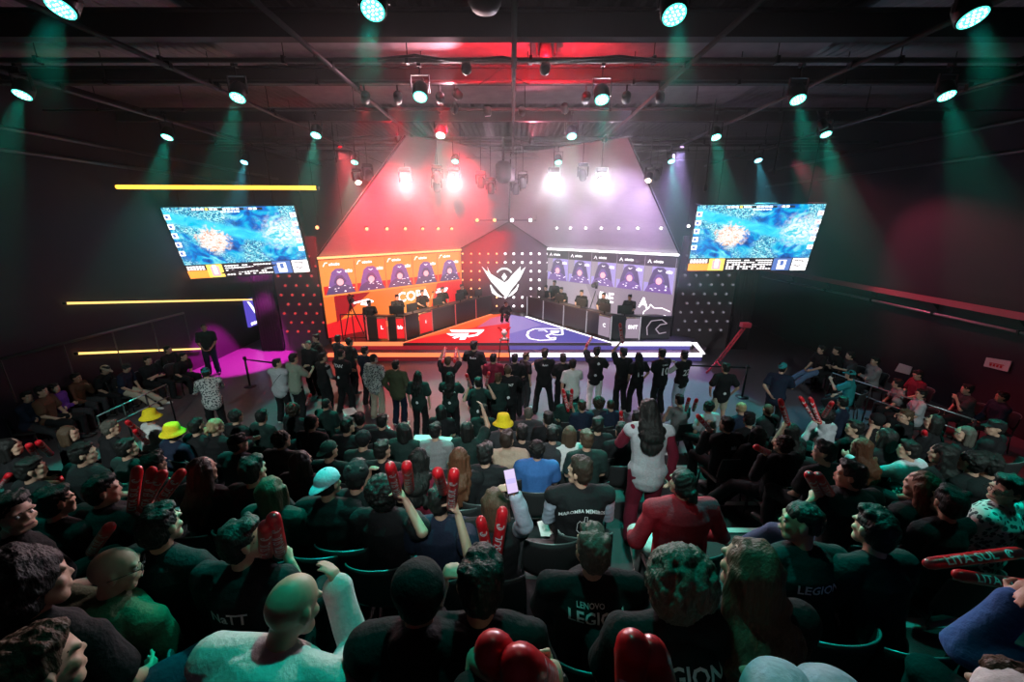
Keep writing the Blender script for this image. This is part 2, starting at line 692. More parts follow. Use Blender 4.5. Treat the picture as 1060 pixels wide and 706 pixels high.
def hair_mesh(style, S, voxel, key):
    c, R = S['hc'], S['HR']
    V = lambda x, y, z: c + R @ Vector((x, y, z))
    rnd = random.Random(key)
    dn = Vector((0, 0, -1))
    base = [ell(V(0, -.018, .040), (.085, .098, .086), R, 18, 12), ell(V(0, -.042, -.008), (.081, .070, .088), R, 16, 10)]
    nz, nf = .006, 60
    if style == 'bald':
        return None
    if style == 'buzz':
        base = [ell(V(0, -.014, .034), (.079, .097, .086), R, 18, 12), ell(V(0, -.036, -.008), (.077, .070, .075), R, 16, 10)]
        nz = .002
    elif style == 'short':
        base.append(ell(V(.01, .03, .098), (.06, .06, .03), R))
        for k in range(10):
            a = rnd.uniform(-2.6, 2.6)
            base.append(ell(V(.06 * math.sin(a), -.01 + .07 * math.cos(a), .09 + rnd.uniform(-.01, .02)), (.03, .03, .02), R, 8, 6))
    elif style == 'bob':
        base += [rc(V(0, -.05, .02), V(0, -.055, -.13), .098, .092, R @ Vector((1, 0, 0)), .72)]
        for sx in (-1, 1):
            base.append(rc(V(sx * .08, -.005, .02), V(sx * .085, .0, -.13), .03, .032))
        nz, nf = .008, 30
    elif style in ('long', 'wavy'):
        b1 = V(0, -.055, -.10)
        b2 = S['nb'] - S['fw'] * .125 - S['u'] * .06
        b3 = S['nb'] - S['fw'] * .15 - S['u'] * (.26 if style == 'long' else .22)
        wd = .105 if style == 'long' else .135
        base += [rc(V(0, -.045, .02), b1, .095, .098, R @ Vector((1, 0, 0)), .72), rc(b1, b2, .098, wd, S['rx'], .5), rc(b2, b3, wd, wd * .62, S['rx'], .33)]
        for sx in (-1, 1):
            q = S['nb'] + S['rx'] * sx * .095 - S['fw'] * .05 - S['u'] * .05
            base.append(rc(V(sx * .08, -.01, .02), q, .03, .036))
            base.append(rc(q, b3 + S['rx'] * sx * .09 + S['u'] * .06, .04, .02))
        if style == 'wavy':
            for k in range(26):
                t = rnd.random()
                p = b1.lerp(b3, t) + S['rx'] * rnd.uniform(-.13, .13) - S['fw'] * rnd.uniform(0, .03)
                base.append(ell(p, (.03, .025, .05)))
        nz, nf = .009, 40
    elif style == 'curly':
        for k in range(150):
            t = rnd.uniform(0, 1.9)
            a = rnd.uniform(0, 2 * PI)
            q = V(.088 * math.sin(t) * math.cos(a), -.025 + .095 * math.sin(t) * math.sin(a) * (1 if math.sin(a) < .2 else .8), .035 + .085 * math.cos(t))
            base.append(ell(q, (.017, .017, .017), R, 7, 5))
        nz, nf = .006, 110
    elif style == 'afro':
        base.append(ell(V(0, -.03, .04), (.118, .118, .112), R))
        base.append(ell(V(0, -.045, -.03), (.11, .08, .10), R))
        for k in range(260):
            t = rnd.uniform(0, 2.0)
            a = rnd.uniform(0, 2 * PI)
            q = V(.12 * math.sin(t) * math.cos(a), -.035 + .12 * math.sin(t) * math.sin(a) * (1 if math.sin(a) < .2 else .7), .04 + .115 * math.cos(t))
            base.append(ell(q, (.015, .015, .015), R, 7, 5))
        nz, nf = .006, 120
    elif style == 'bun':
        base += [ell(V(0, -.12, -.01), (.042, .045, .042), R)]
        for k in range(14):
            base.append(ell(V(rnd.uniform(-.05, .05), -.12 + rnd.uniform(-.045, .03), -.03 + rnd.uniform(-.05, .03)), (.018, .02, .022), R, 8, 6))
        nz, nf = .008, 50
    elif style == 'pony':
        base += [ell(V(0, -.11, .02), (.03, .03, .03), R), rc(V(0, -.12, .02), V(0, -.13, -.17), .035, .022)]
    elif style == 'fade':
        base = [ell(V(0, -.012, .052), (.080, .096, .074), R, 18, 12), ell(V(0, -.040, .01), (.077, .066, .06), R, 16, 10)]
        nz = .004
    st = (1, 1, .25) if style in ('long', 'bob', 'wavy') else None
    return fuse(base, 'hair', min(voxel, .0085 if style in ('curly', 'afro') else .012), 1 if style not in ('curly', 'afro') else 0, nz, nf, st)


def hat_mesh(style, S):
    c, R = S['hc'], S['HR']
    mb = MB()
    up = R @ Vector((0, 0, 1))
    if style == 'bucket':
        n = 24
        prof = [(.02, .150), (.055, .147), (.084, .135), (.096, .100), (.104, .055), (.106, .045), (.128, .018), (.160, -.012), (.158, -.018), (.126, .010), (.100, .03), (.09, .05)]
        d = up.orthogonal().normalized()
        w = up.cross(d)
        for i, (r, h) in enumerate(prof):
            for j in range(n):
                q = 2 * PI * j / n
                wob = 1 + .03 * math.sin(3 * q + i)
                p = c + up * (h + (.008 * math.sin(2 * q + 1) if r > .12 else 0)) + (d * math.cos(q) + w * math.sin(q)) * r * wob - R @ Vector((0, .015, 0))
                mb.v.append(tuple(p))
        for i in range(len(prof) - 1):
            for j in range(n):
                a0, a1 = i * n + j, i * n + (j + 1) % n
                mb.f.append((a0, a0 + n, a1 + n, a1)); mb.m.append(0)
        mb.f.append(tuple(range(n))); mb.m.append(0)
    elif style in ('cap', 'capback'):
        f = 1 if style == 'cap' else -1
        n = 20
        for i in range(8):
            t = (PI / 2) * i / 7
            for j in range(n):
                q = 2 * PI * j / n
                mb.v.append(tuple(c + R @ Vector((.091 * math.sin(t) * math.cos(q), -.012 + .106 * math.sin(t) * math.sin(q), .035 + .098 * math.cos(t)))))
        for i in range(7):
            for j in range(n):
                a0, a1 = i * n + j, i * n + (j + 1) % n
                mb.f.append((a0, a0 + n, a1 + n, a1)); mb.m.append(0)
        b = len(mb.v)
        m = 11
        for zz in (.0, -.006):
            for k in range(m):
                q = PI * (.12 + .76 * k / (m - 1))
                mb.v.append(tuple(c + R @ Vector((.088 * math.cos(q), f * .098 * math.sin(q) - .012, .042 + zz))))
            for k in range(m):
                q = PI * (.12 + .76 * k / (m - 1))
                mb.v.append(tuple(c + R @ Vector((.078 * math.cos(q), f * (.098 + .085 * math.sin(q)) * math.sin(q) - .012, .022 + .012 * abs(math.cos(q)) + zz))))
        for k in range(m - 1):
            mb.f.append((b + k, b + k + 1, b + m + k + 1, b + m + k)); mb.m.append(0)
            mb.f.append((b + 2 * m + k, b + 3 * m + k, b + 3 * m + k + 1, b + 2 * m + k + 1)); mb.m.append(0)
            mb.f.append((b + m + k, b + m + k + 1, b + 3 * m + k + 1, b + 3 * m + k)); mb.m.append(0)
        mb.ball(c + R @ Vector((0, -.012, .134)), .008, 8)
    elif style in ('hoodup', 'beanie'):
        g = .014 if style == 'beanie' else .03
        pr = [ell(c + R @ Vector((0, -.018, .040)), (.085 + g, .095 + g * .5, .088 + g * .6), R, 20, 14)]
        if style == 'hoodup':
            pr += [ell(c + R @ Vector((0, -.045, -.03)), (.09 + g, .075 + g, .11), R, 20, 14), rc(c + R @ Vector((0, -.05, -.06)), S['nb'] - S['fw'] * .03, .10, .12, S['rx'], .7)]
        return fuse(pr, 'hat', .011, 2, .006, 14)
    elif style == 'bow':
        for sx in (-1, 1):
            v, f2 = ell(c + R @ Vector((sx * .05, -.06, .125)), (.05, .018, .035), R @ Ry(sx * .5), 10, 8)
            mb.add(v, f2)
        mb.ball(c + R @ Vector((0, -.06, .12)), .018, 8)
    me = bpy.data.meshes.new('hat')
    me.from_pydata(mb.v, [], mb.f)
    me.shade_smooth()
    return me


SKIN = {'l': mat('skin_light', (.50, .30, .22), .5, var=.08, bscale=25), 'm': mat('skin_tan', (.38, .21, .14), .5, var=.08, bscale=25),
        'd': mat('skin_brown', (.19, .10, .065), .5, var=.08, bscale=25)}


def hairmat(n, c):
    return mat('hair_' + n, c, .55, bump=.8, bscale=110, var=.35, stretch=(1, 1, .2), spec=.3)


HAIRC = {'k': hairmat('black', (.010, .009, .009)), 'b': hairmat('dark_brown', (.028, .017, .012)), 'r': hairmat('auburn', (.10, .035, .018)),
         'n': hairmat('brown', (.075, .045, .028)), 'y': hairmat('blond', (.36, .26, .14)), 'g': hairmat('grey', (.085, .078, .066))}
TOP = {'k': cloth('black', (.010, .010, .012)), 'c': cloth('charcoal', (.035, .035, .04)), 'n': cloth('navy', (.012, .018, .04)), 'w': cloth('white', (.62, .60, .60)),
       'g': cloth('grey', (.22, .22, .23)), 'p': cloth('pale_grey', (.42, .42, .46)), 'o': cloth('olive', (.08, .085, .05)), 's': cloth('sage', (.24, .27, .22)),
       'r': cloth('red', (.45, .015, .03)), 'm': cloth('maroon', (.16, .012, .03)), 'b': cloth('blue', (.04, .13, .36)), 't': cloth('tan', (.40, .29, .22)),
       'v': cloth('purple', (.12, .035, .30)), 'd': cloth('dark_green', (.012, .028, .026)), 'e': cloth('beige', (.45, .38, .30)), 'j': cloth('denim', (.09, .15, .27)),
       'q': cloth('pale_denim', (.36, .42, .52)), 'u': cloth('brown', (.10, .05, .03)), 'l': cloth('teal', (.02, .22, .24)), 'y': cloth('yellow', (.85, .62, .02))}
SHOE = [mat('shoe_black', (.015, .015, .015), .5), mat('shoe_white', (.6, .6, .6), .5), mat('shoe_grey', (.15, .15, .16), .5)]
EYE = mat('eye_white', (.7, .68, .66), .2)
IRIS = mat('iris', (.02, .012, .008), .2)
LIP = mat('lip', (.30, .10, .09), .5)
WHITE_PRINT = mat('white_print', (.75, .75, .78), .6)
_sw = bpy.data.materials
SW = mat('patterned_knit', (.3, .3, .3), .9)


def knit():
    nt = SW.node_tree
    b = nt.nodes['Principled BSDF']
    tc = nt.nodes.new('ShaderNodeTexCoord')
    v = nt.nodes.new('ShaderNodeTexVoronoi'); v.inputs['Scale'].default_value = 26
    r = nt.nodes.new('ShaderNodeValToRGB')
    r.color_ramp.interpolation = 'CONSTANT'
    r.color_ramp.elements[0].color = (.04, .05, .06, 1)
    r.color_ramp.elements[1].color = (.5, .5, .5, 1)
    r.color_ramp.elements[1].position = .42
    nt.links.new(tc.outputs['Object'], v.inputs['Vector'])
    nt.links.new(v.outputs['Distance'], r.inputs['Fac'])
    nt.links.new(r.outputs[0], b.inputs['Base Color'])


knit()
TOP['x'] = SW
PEOPLE = []
GRIPS = []
FIG = {}
HM = {}


def link_child(name, me, m, parent, mats=None):
    o = bpy.data.objects.new(name, me)
    if len(me.materials) == 0:
        for q in (mats or [m]):
            me.materials.append(q)
    o.parent = parent
    COL.objects.link(o)
    if mats is None and o.material_slots:
        o.material_slots[0].link = 'OBJECT'
        o.material_slots[0].material = m
    return o


def dice(vs, fs, step):
    import bmesh
    bm = bmesh.new()
    bv_ = [bm.verts.new((v[0], v[1], 0)) for v in vs]
    for q in fs:
        try:
            bm.faces.new([bv_[i] for i in q])
        except ValueError:
            pass
    for ax in (0, 1):
        lo, hi = min(v[ax] for v in vs), max(v[ax] for v in vs)
        k = math.ceil(lo / step)
        while k * step < hi:
            co = [0, 0, 0]
            no = [0, 0, 0]
            co[ax] = k * step
            no[ax] = 1
            bmesh.ops.bisect_plane(bm, geom=bm.verts[:] + bm.edges[:] + bm.faces[:], plane_co=co, plane_no=no)
            k += 1
    bm.verts.index_update()
    out = [v.co.copy() for v in bm.verts], [tuple(v.index for v in q.verts) for q in bm.faces]
    bm.free()
    return out


def project_print(S, mesh, txts, parent, name='lettering', mi=WHITE_PRINT, dz=0):
    """lay lettering on the back of a garment; txts: list of (text, size, x, height above hip along the spine[, rotation])."""
    bv = BVHTree.FromPolygons([v.co for v in mesh.vertices], [p.vertices for p in mesh.polygons])
    mb = MB()
    u, rx, fw = S['u'], S['rx'], S['fw']
    for t in txts:
        if isinstance(t[0], str):
            vs, fs = text_mesh(t[0], t[1])
        else:
            vs, fs = t[0]
        vs, fs = dice(vs, fs, .016)
        rot = t[4] if len(t) > 4 else 0
        arc = t[5] if len(t) > 5 else 0
        out = []
        for v in vs:
            x, y = v[0], v[1]
            if arc:
                y -= arc * x * x
            x, y = x * math.cos(rot) - y * math.sin(rot), x * math.sin(rot) + y * math.cos(rot)
            p = S['hip'] + u * (t[3] + y) + rx * (t[2] + x) - fw * .6
            hit = bv.ray_cast(p, fw)
            out.append((hit[0] - fw * .004) if hit[0] is not None else p + fw * .45)
        mb.add(out, fs)
    me = bpy.data.meshes.new(name)
    me.from_pydata(mb.v, [], mb.f)
    return link_child(name, me, mi, parent)


def _solve(px, py, P, ROW):
    """place the head at a pixel, on a chosen floor level."""
    S = skeleton(P)
    hz = S['hc'].z
    if ROW is None:
        best = None
        for (Yc, zf) in ROWS:
            for s in (1.0, .985, 1.015, .97, 1.03, .955, 1.045, .94, 1.06, .92):
                p = onZ(px, py, zf + s * hz)
                err = max(0, abs(p.y - Yc) - .22) + abs(s - 1) * .5
                if best is None or err < best[0]:
                    best = (err, p, zf, s)
        return best[1], best[2], best[3]
    zf, s = ROW
    return onZ(px, py, zf + s * hz), zf, s


#  seat rows: (y of the row, platform height)
ROWS = [(.95, 2.4), (1.8, 2.05), (2.65, 1.7), (3.5, 1.35), (4.35, 1.05), (5.2, .8), (6.05, .5), (6.95, .2), (7.75, 0.0)]


def person(px, py, label, hair='short', hc='k', top='k', bot='k', skin='l', arms=('lap', 'lap'), kind='sit', tops='tee', yaw=None,
           row=None, hands=None, chair=True, hat=None, hatc='k', prints=None, face=False, group=None, sleeve='w', shoe=0, glasses=False, jit=True, **kw):
    P = dict(kind=kind, arms=tuple(arms), top=tops, **kw)
    rnd = random.Random(int(px * 7 + py * 131))
    if jit:
        P.setdefault('hyaw', rnd.choice((-15, 0, 0, 10, 20)))
        P.setdefault('lean', rnd.choice((2, 6, 10)) if kind == 'sit' else rnd.choice((0, 2, 4)))
        if kind == 'sit':
            P.setdefault('legs', rnd.choice(('norm', 'norm', 'wide', 'tuck')))
    hw, zf, s = _solve(px, py, P, row)
    if yaw is None:
        yaw = -math.degrees(math.atan2(0 - hw.x, 16 - hw.y)) * .75
    th = math.radians(yaw)
    if kind == 'sit' and row is None or True:
        pass
    S0 = skeleton(P)
    Rm = Matrix.Rotation(th, 3, 'Z')
    base = hw - (Rm @ S0['hc']) * s
    base.z = zf
    D = (hw.y * COSP - (hw.z - H) * SINP)
    voxel = .0075 if D < 2.4 else (.010 if D < 4.2 else (.013 if D < 7 else .017))
    if hands:
        A = list(P['arms'])
        for i in (0, 1):
            hd = hands[i]
            if hd:
                d = ray(hd[0], hd[1])
                w = Vector((0, 0, H)) + d * (D + hd[2])
                loc = (Rm.transposed() @ (w - base)) / s
                sh = S0['sh'][i]
                dd = loc - sh
                loc = loc - dd.normalized() * .085
                A[i] = tuple(loc)
        P['arms'] = tuple(A)
        P.setdefault('curl', tuple(.95 if hands[i] else .35 for i in (0, 1)))
    key = repr(sorted((k, v) for k, v in P.items())) + str(voxel)
    if key not in FIG:
        FIG[key] = figure(P, voxel)
    M, S = FIG[key]
    if hair != 'bald':
        hk = key + hair
        if hk not in HM:
            HM[hk] = hair_mesh(hair, S, voxel, len(HM))
    r = root('person', base, label, 'person', group, th)
    r.scale = (s, s, s)
    link_child('body', M['body'], SKIN[skin], r)
    sm = TOP[top]
    link_child('shirt' if tops != 'vest' else 'vest', M['shirt'], sm, r)
    if tops == 'vest':
        link_child('sleeves', M['sleeves'], TOP[sleeve], r)
    link_child('trousers' if not kw.get('shorts') else 'shorts', M['trousers'], TOP[bot], r)
    for q in (0, 1):
        link_child('shoe', M['shoes'][q], SHOE[shoe], r)
    if hair != 'bald':
        link_child('hair', HM[key + hair], HAIRC[hc], r)
    if hat:
        hk = key + hat
        if hk not in HM:
            HM[hk] = hat_mesh(hat, S)
        link_child({'bucket': 'bucket_hat', 'cap': 'cap', 'capback': 'cap', 'hoodup': 'raised_hood', 'beanie': 'beanie', 'bow': 'hair_bow'}[hat], HM[hk], TOP[hatc], r)
    c, R = S['hc'], S['HR']
    if face:
        for sx in (-1, 1):
            mb = MB()
            mb.ball(c + R @ Vector((sx * .032, .074, -.002)), (.014, .010, .011), 10, 0)
            mb.ball(c + R @ Vector((sx * .032, .083, -.002)), (.006, .003, .006), 8, 1)
            me = bpy.data.meshes.new('eye'); me.from_pydata(mb.v, [], mb.f)
            me.materials.append(EYE); me.materials.append(IRIS)
            me.polygons.foreach_set('material_index', mb.m); me.shade_smooth()
            link_child('eye', me, None, r, [EYE, IRIS])
            me2 = bpy.data.meshes.new('eyebrow')
            v, f = rc(c + R @ Vector((sx * .018, .091, .020)), c + R @ Vector((sx * .05, .080, .021)), .004, .003)
            me2.from_pydata(v, [], f)
            link_child('eyebrow', me2, HAIRC[hc], r)
        v, f = rc(c + R @ Vector((-.02, .094, -.062)), c + R @ Vector((.02, .094, -.062)), .005, .005)
        me = bpy.data.meshes.new('mouth'); me.from_pydata(v, [], f); me.shade_smooth()
        link_child('mouth', me, LIP, r)
    if glasses:
        mb = MB()
        for sx in (-1, 1):
            mb.tube([c + R @ Vector((sx * .034 + .024 * math.cos(a), .104, -.002 + .02 * math.sin(a))) for a in [2 * PI * k / 12 for k in range(13)]], .0022, 6)
            mb.tube([c + R @ Vector((sx * .058, .102, .0)), c + R @ Vector((sx * .084, .04, .004)), c + R @ Vector((sx * .088, -.02, .0))], .0022, 6)
        mb.tube([c + R @ Vector((-.011, .106, 0)), c + R @ Vector((.011, .106, 0))], .002, 6)
        me = bpy.data.meshes.new('glasses'); me.from_pydata(mb.v, [], mb.f)
        link_child('glasses', me, BLACKM, r)
    if prints:
        project_print(S, M['shirt'], prints, r)
    g = [base + Rm @ (q * s) for q in S['grip']]
    short = label
    if kind == 'sit' and chair:
        make_chair(base, th, label, zf)
    PEOPLE.append((label, base, D))
    GRIPS.extend(g)
    return dict(root=r, grip=g, D=D, head=hw, base=base, S=S, Rm=Rm, s=s, label=label)


# ------------------------------------------------------------------ audience chair
CH = {}
MESH_BACK = mat('mesh_fabric', (.014, .014, .016), .8, bump=.6, bscale=200)
PIPING = mat('chair_edge', (.22, .23, .24), .35, .6)


def chair_parts():
    n = 15
    seat = MB().box((0, .0, .43), (.44, .43, .035), bev=.015)
    back = MB()
    for z in (0, 1):
        pass
    cols = []
    for off in (0, -.018):
        for iz in range(7):
            z = .52 + .36 * iz / 6
            for j in range(n):
                a = -1.15 + 2.3 * j / (n - 1)
                w = .235 - .02 * (iz / 6) ** 2
                cols.append((w * math.sin(a) / math.sin(1.15), -.10 - .17 * math.cos(a) + off - .05 * iz / 6, z - (0 if iz < 6 else .045 * (abs(a) / 1.15) ** 2)))
    f = []
    for iz in range(6):
        for j in range(n - 1):
            a0 = iz * n + j
            f.append((a0, a0 + 1, a0 + 1 + n, a0 + n))
            b0 = 7 * n + a0
            f.append((b0, b0 + n, b0 + 1 + n, b0 + 1))
    for j in range(n - 1):
        a0 = 6 * n + j
        f.append((a0, a0 + 1, a0 + 1 + 7 * n, a0 + 7 * n))
        f.append((j, j + 7 * n, j + 1 + 7 * n, j + 1))
    for iz in range(6):
        for e in (0, n - 1):
            a0 = iz * n + e
            f.append((a0, a0 + n, a0 + n + 7 * n, a0 + 7 * n))
    back.add(cols, f)
    rim = MB()
    path = []
    for j in range(n):
        p = Vector(cols[6 * n + j])
        path.append(p + Vector((0, -.009, .004)))
    rim.tube(path, .0055, 8)
    fr = MB()
    for sx in (-1, 1):
        fr.tube([(sx * .225, -.19, .56), (sx * .225, -.20, .42), (sx * .21, .18, .41)], .012, 8)
    fr.tube([(-.21, .17, .40), (.21, .17, .40)], .010, 8)
    legs = []
    for sx in (-1, 1):
        legs.append(MB().tube([(sx * .21, .18, .41), (sx * .215, .21, .0)], .012, 8))
        legs.append(MB().tube([(sx * .21, -.19, .42), (sx * .215, -.24, .0)], .012, 8))
    for nm, mb, m in [('seat', seat, DARKM), ('backrest', back, MESH_BACK), ('edge_piping', rim, PIPING), ('frame', fr, BLACKM)] + [('leg', l, BLACKM) for l in legs]:
        me = bpy.data.meshes.new(nm)
        me.from_pydata(mb.v, [], mb.f)
        me.materials.append(m)
        if nm != 'seat':
            me.shade_smooth()
        CH.setdefault('list', []).append((nm, me))


chair_parts()


def make_chair(base, th, who, zf):
    w = who[len('person '):] if who.startswith('person ') else who
    r = root('audience_chair', (base.x, base.y, zf), ('black curved-back chair under ' + w), 'chair', 'black audience chairs', th)
    for nm, me in CH['list']:
        o = bpy.data.objects.new(nm, me)
        o.parent = r
        COL.objects.link(o)
    return r


# ------------------------------------------------------------------ inflatable sticks
STICK = {}
RED_INF = mat('red_plastic', (.62, .012, .022), .28, spec=.6)
RED_CAP = mat('bright_red_plastic', (.75, .03, .03), .25, spec=.6)


def stick_parts():
    L, r = .62, .035
    prof = [(.004, 0), (.018, .006), (.029, .022), (r, .05), (r, L - .06), (.032, L - .028), (.023, L - .008), (.005, L)]
    n = 20
    mb = MB().lathe(prof, (0, 0, 0), (0, 0, 1), n)
    # welded seam
    me = bpy.data.meshes.new('inflated_tube')
    me.from_pydata(mb.v, [], mb.f)
    me.materials.append(RED_INF)
    me.shade_smooth()
    STICK['tube'] = me
    mb = MB()
    import bmesh
    vs, fs = text_mesh('LITA SUL', .070)
    bm = bmesh.new()
    bv_ = [bm.verts.new(v) for v in vs]
    for q in fs:
        try:
            bm.faces.new([bv_[i] for i in q])
        except ValueError:
            pass
    for k in range(-5, 6):
        bmesh.ops.bisect_plane(bm, geom=bm.verts[:] + bm.edges[:] + bm.faces[:], plane_co=(0, k * .007, 0), plane_no=(0, 1, 0))
    bm.verts.index_update()
    vs = [v.co.copy() for v in bm.verts]
    fs = [tuple(v.index for v in q.verts) for q in bm.faces]
    bm.free()
    out = []
    for v in vs:
        a = v.y / (r + .002) * .95
        out.append(((r + .0022) * math.sin(a), (r + .0022) * math.cos(a), .27 + v.x * 1.15))
    mb.add(out, fs)
    # crescent badge near the tip
    k = 14
    for a0, a1, ro, ri in ((0.2, 5.2, .026, .016), (1.2, 4.4, .012, .004)):
        b = len(mb.v)
        for j in range(k):
            q = a0 + (a1 - a0) * j / (k - 1)
            for rr in (ro, ri):
                y, x = rr * math.sin(q), rr * math.cos(q)
                a = y / (r + .002)
                mb.v.append(((r + .0028) * math.sin(a), (r + .0028) * math.cos(a), L - .115 + x))
        for j in range(k - 1):
            mb.f.append((b + 2 * j, b + 2 * j + 1, b + 2 * j + 3, b + 2 * j + 2)); mb.m.append(0)
    me = bpy.data.meshes.new('lettering')
    me.from_pydata(mb.v, [], mb.f)
    me.materials.append(WHITE_PRINT)
    STICK['txt'] = me


def stick(p0, tip_px, label, near=True, back=.06, L=.58, glowy=False, sc_=1.0):
    """a stick whose grip is at the 3d point p0 and whose tip shows at tip_px."""
    p0 = Vector(p0)
    d = ray(*tip_px).normalized()
    c = Vector((0, 0, H))
    q = c - p0
    Lg = (L - back) * sc_
    b = q.dot(d)
    cc = q.dot(q) - Lg * Lg
    disc = b * b - cc
    if disc < 0:
        t = -b
    else:
        t = -b - math.sqrt(disc) if near else -b + math.sqrt(disc)
    ax = (c + d * t - p0).normalized()
    o0 = p0 - ax * back * sc_
    # face the lettering to the aisle side from which the photo looks
    to = (c - p0)
    yv = (to - ax * to.dot(ax)).normalized()
    xv = yv.cross(ax)
    M3 = Matrix((xv, yv, ax)).transposed()
    r = bpy.data.objects.new('inflatable_stick', None)
    r.empty_display_size = .05
    COL.objects.link(r)
    r.matrix_world = Matrix.Translation(o0) @ M3.to_4x4() @ Matrix.Scale(sc_, 4)
    RM[r] = r.matrix_world.copy()
    tag(r, label, 'cheering stick', 'red inflatable cheering sticks')
    for nm, me in (('inflated_tube', STICK['tube']), ('lettering', STICK['txt'])):
        o = bpy.data.objects.new(nm, me)
        o.parent = r
        COL.objects.link(o)
    return r


stick_parts()
# ------------------------------------------------------------------ room
W = bpy.data.worlds.new('world')
sc.world = W
W.use_nodes = True
W.node_tree.nodes['Background'].inputs[0].default_value = (.004, .003, .006, 1)
W.node_tree.nodes['Background'].inputs[1].default_value = 1
FLOORM = mat('floor_vinyl', (.10, .085, .095), .32, bump=.15, bscale=9, var=.25)
CARPET = mat('riser_carpet', (.03, .03, .033), .85, bump=.5, bscale=150, var=.2)
WALLM = mat('wall_paint', (.020, .009, .020), .75, bump=.2, bscale=5, var=.2)
NOSE = mat('step_nosing', (.55, .56, .56), .45)
XL, XR, YB, YN, ZC = -11.0, 12.0, 22.0, -1.6, 8.15
b = MB().box(((XL + XR) / 2, (YB + YN) / 2, -.06), (XR - XL, YB - YN, .12))
struct(b.build('floor', FLOORM))
struct(MB().box((XL - .1, (YB + YN) / 2, ZC / 2), (.2, YB - YN, ZC + .2)).build('wall_left', WALLM))
struct(MB().box((XR + .1, (YB + YN) / 2, ZC / 2), (.2, YB - YN, ZC + .2)).build('wall_right', WALLM))
struct(MB().box(((XL + XR) / 2, YB + .1, ZC / 2), (XR - XL + .4, .2, ZC + .2)).build('wall_back', WALLM))
struct(MB().box(((XL + XR) / 2, YN - .1, ZC / 2), (XR - XL + .4, .2, ZC + .2)).build('wall_rear', WALLM))
# corrugated roof deck
CEIL = mat('roof_sheet', (.20, .18, .19), .5, .3, bump=.3, bscale=3, var=.35)
mb = MB()
n = 230
for j, y in enumerate((YN, YB)):
    for i in range(n + 1):
        x = XL + (XR - XL) * i / n
        mb.v.append((x, y, ZC + (.035 if (i // 1) % 2 else 0)))
for i in range(n):
    mb.f.append((i, i + n + 1, i + n + 2, i + 1)); mb.m.append(0)
struct(mb.build('ceiling', CEIL))
struct(MB().box(((XL + XR) / 2, (YB + YN) / 2, ZC + .15), (XR - XL, YB - YN, .1)).build('ceiling_slab', WALLM))
BEAM = mat('beam_paint', (.03, .027, .03), .6, .2)
CONC = mat('beam_panel', (.26, .23, .25), .6, .1, bump=.3, bscale=4, var=.4)
k = 0
for y, z, h, w in ((4.6, 7.8, .34, .22), (7.05, 7.72, .34, .20), (9.3, 7.75, .28, .16), (12.4, 7.75, .30, .18), (16.2, 7.75, .28, .16), (19.5, 7.75, .28, .16)):
    k += 1
    mb = MB().box(((XL + XR) / 2, y, z), (XR - XL, .03, h)).box(((XL + XR) / 2, y, z + h / 2), (XR - XL, w, .03)).box(((XL + XR) / 2, y, z - h / 2), (XR - XL, w, .03))
    struct(mb.build('ceiling_beam_%d' % k, BEAM))
# pale deck strips between the beams (insulated panels)
k = 0
for y0, y1 in ((7.25, 9.1), (9.5, 12.1), (12.7, 13.5)):
    k += 1
    struct(MB().box((0.2, (y0 + y1) / 2, 7.98), (11, y1 - y0, .05)).build('ceiling_panel_%d' % k, CONC))
# cross pipes
for i, (y, z, r, nm) in enumerate(((4.7, 7.42, .035, 'nearest'), (7.5, 7.42, .04, 'second'), (8.65, 7.45, .035, 'third'), (10.5, 7.42, .022, 'fourth'), (14.4, 7.42, .05, 'fifth'), (15.6, 7.35, .03, 'farthest'))):
    rt = root('lighting_pipe', (XL, y, z), 'dark pipe running across the hall under the ceiling, %s from the viewer' % nm, 'pipe', 'cross pipes under the ceiling')
    MB().tube([(XL, y, z), (XR, y, z)], r, 10).build('rail', PIPE, rt, True)
    for x in range(-10, 12, 2):
        mb = MB()
        mb.tube([(x + .3, y, z), (x + .3, y, 7.95)], .008, 6)
        mb.box((x + .3, y, z), (.05, r * 2 + .03, r * 2 + .03))
        mb.build('hanger', BLACKM, rt)
for nm, x in (('the centre line', .03), ('left of centre', -2.95), ('right of centre', 2.85), ('the second bay right', 5.55), ('the second bay left', -5.6), ('the outer bay right', 8.7), ('the outer bay left', -8.6)):
    z = 7.33
    rt = root('ceiling_pipe', (x, 2, z), 'long pinkish pipe running toward the stage, along ' + nm, 'pipe', 'long pipes running toward the stage')
    MB().tube([(x, 2.5, z), (x, 19.5, z)], .038, 10).build('tube', PIPE, rt, True)
    for y in (4.7, 7.5, 8.65, 10.5, 14.4):
        MB().box((x, y, z + .04), (.09, .07, .14)).build('clamp', BLACKM, rt)
# wall conduits
for nm, X, z in (('upper conduit on the right wall', XR - .045, 7.2), ('lower conduit on the right wall', XR - .045, 6.5), ('upper conduit on the left wall', XL + .045, 6.85), ('lower conduit on the left wall', XL + .045, 6.4)):
    o = MB().tube([(X, 2, z), (X, 20, z)], .05, 8).build('conduit', PIPE, None, True)
    tag(o, 'thin pale ' + nm, 'pipe')
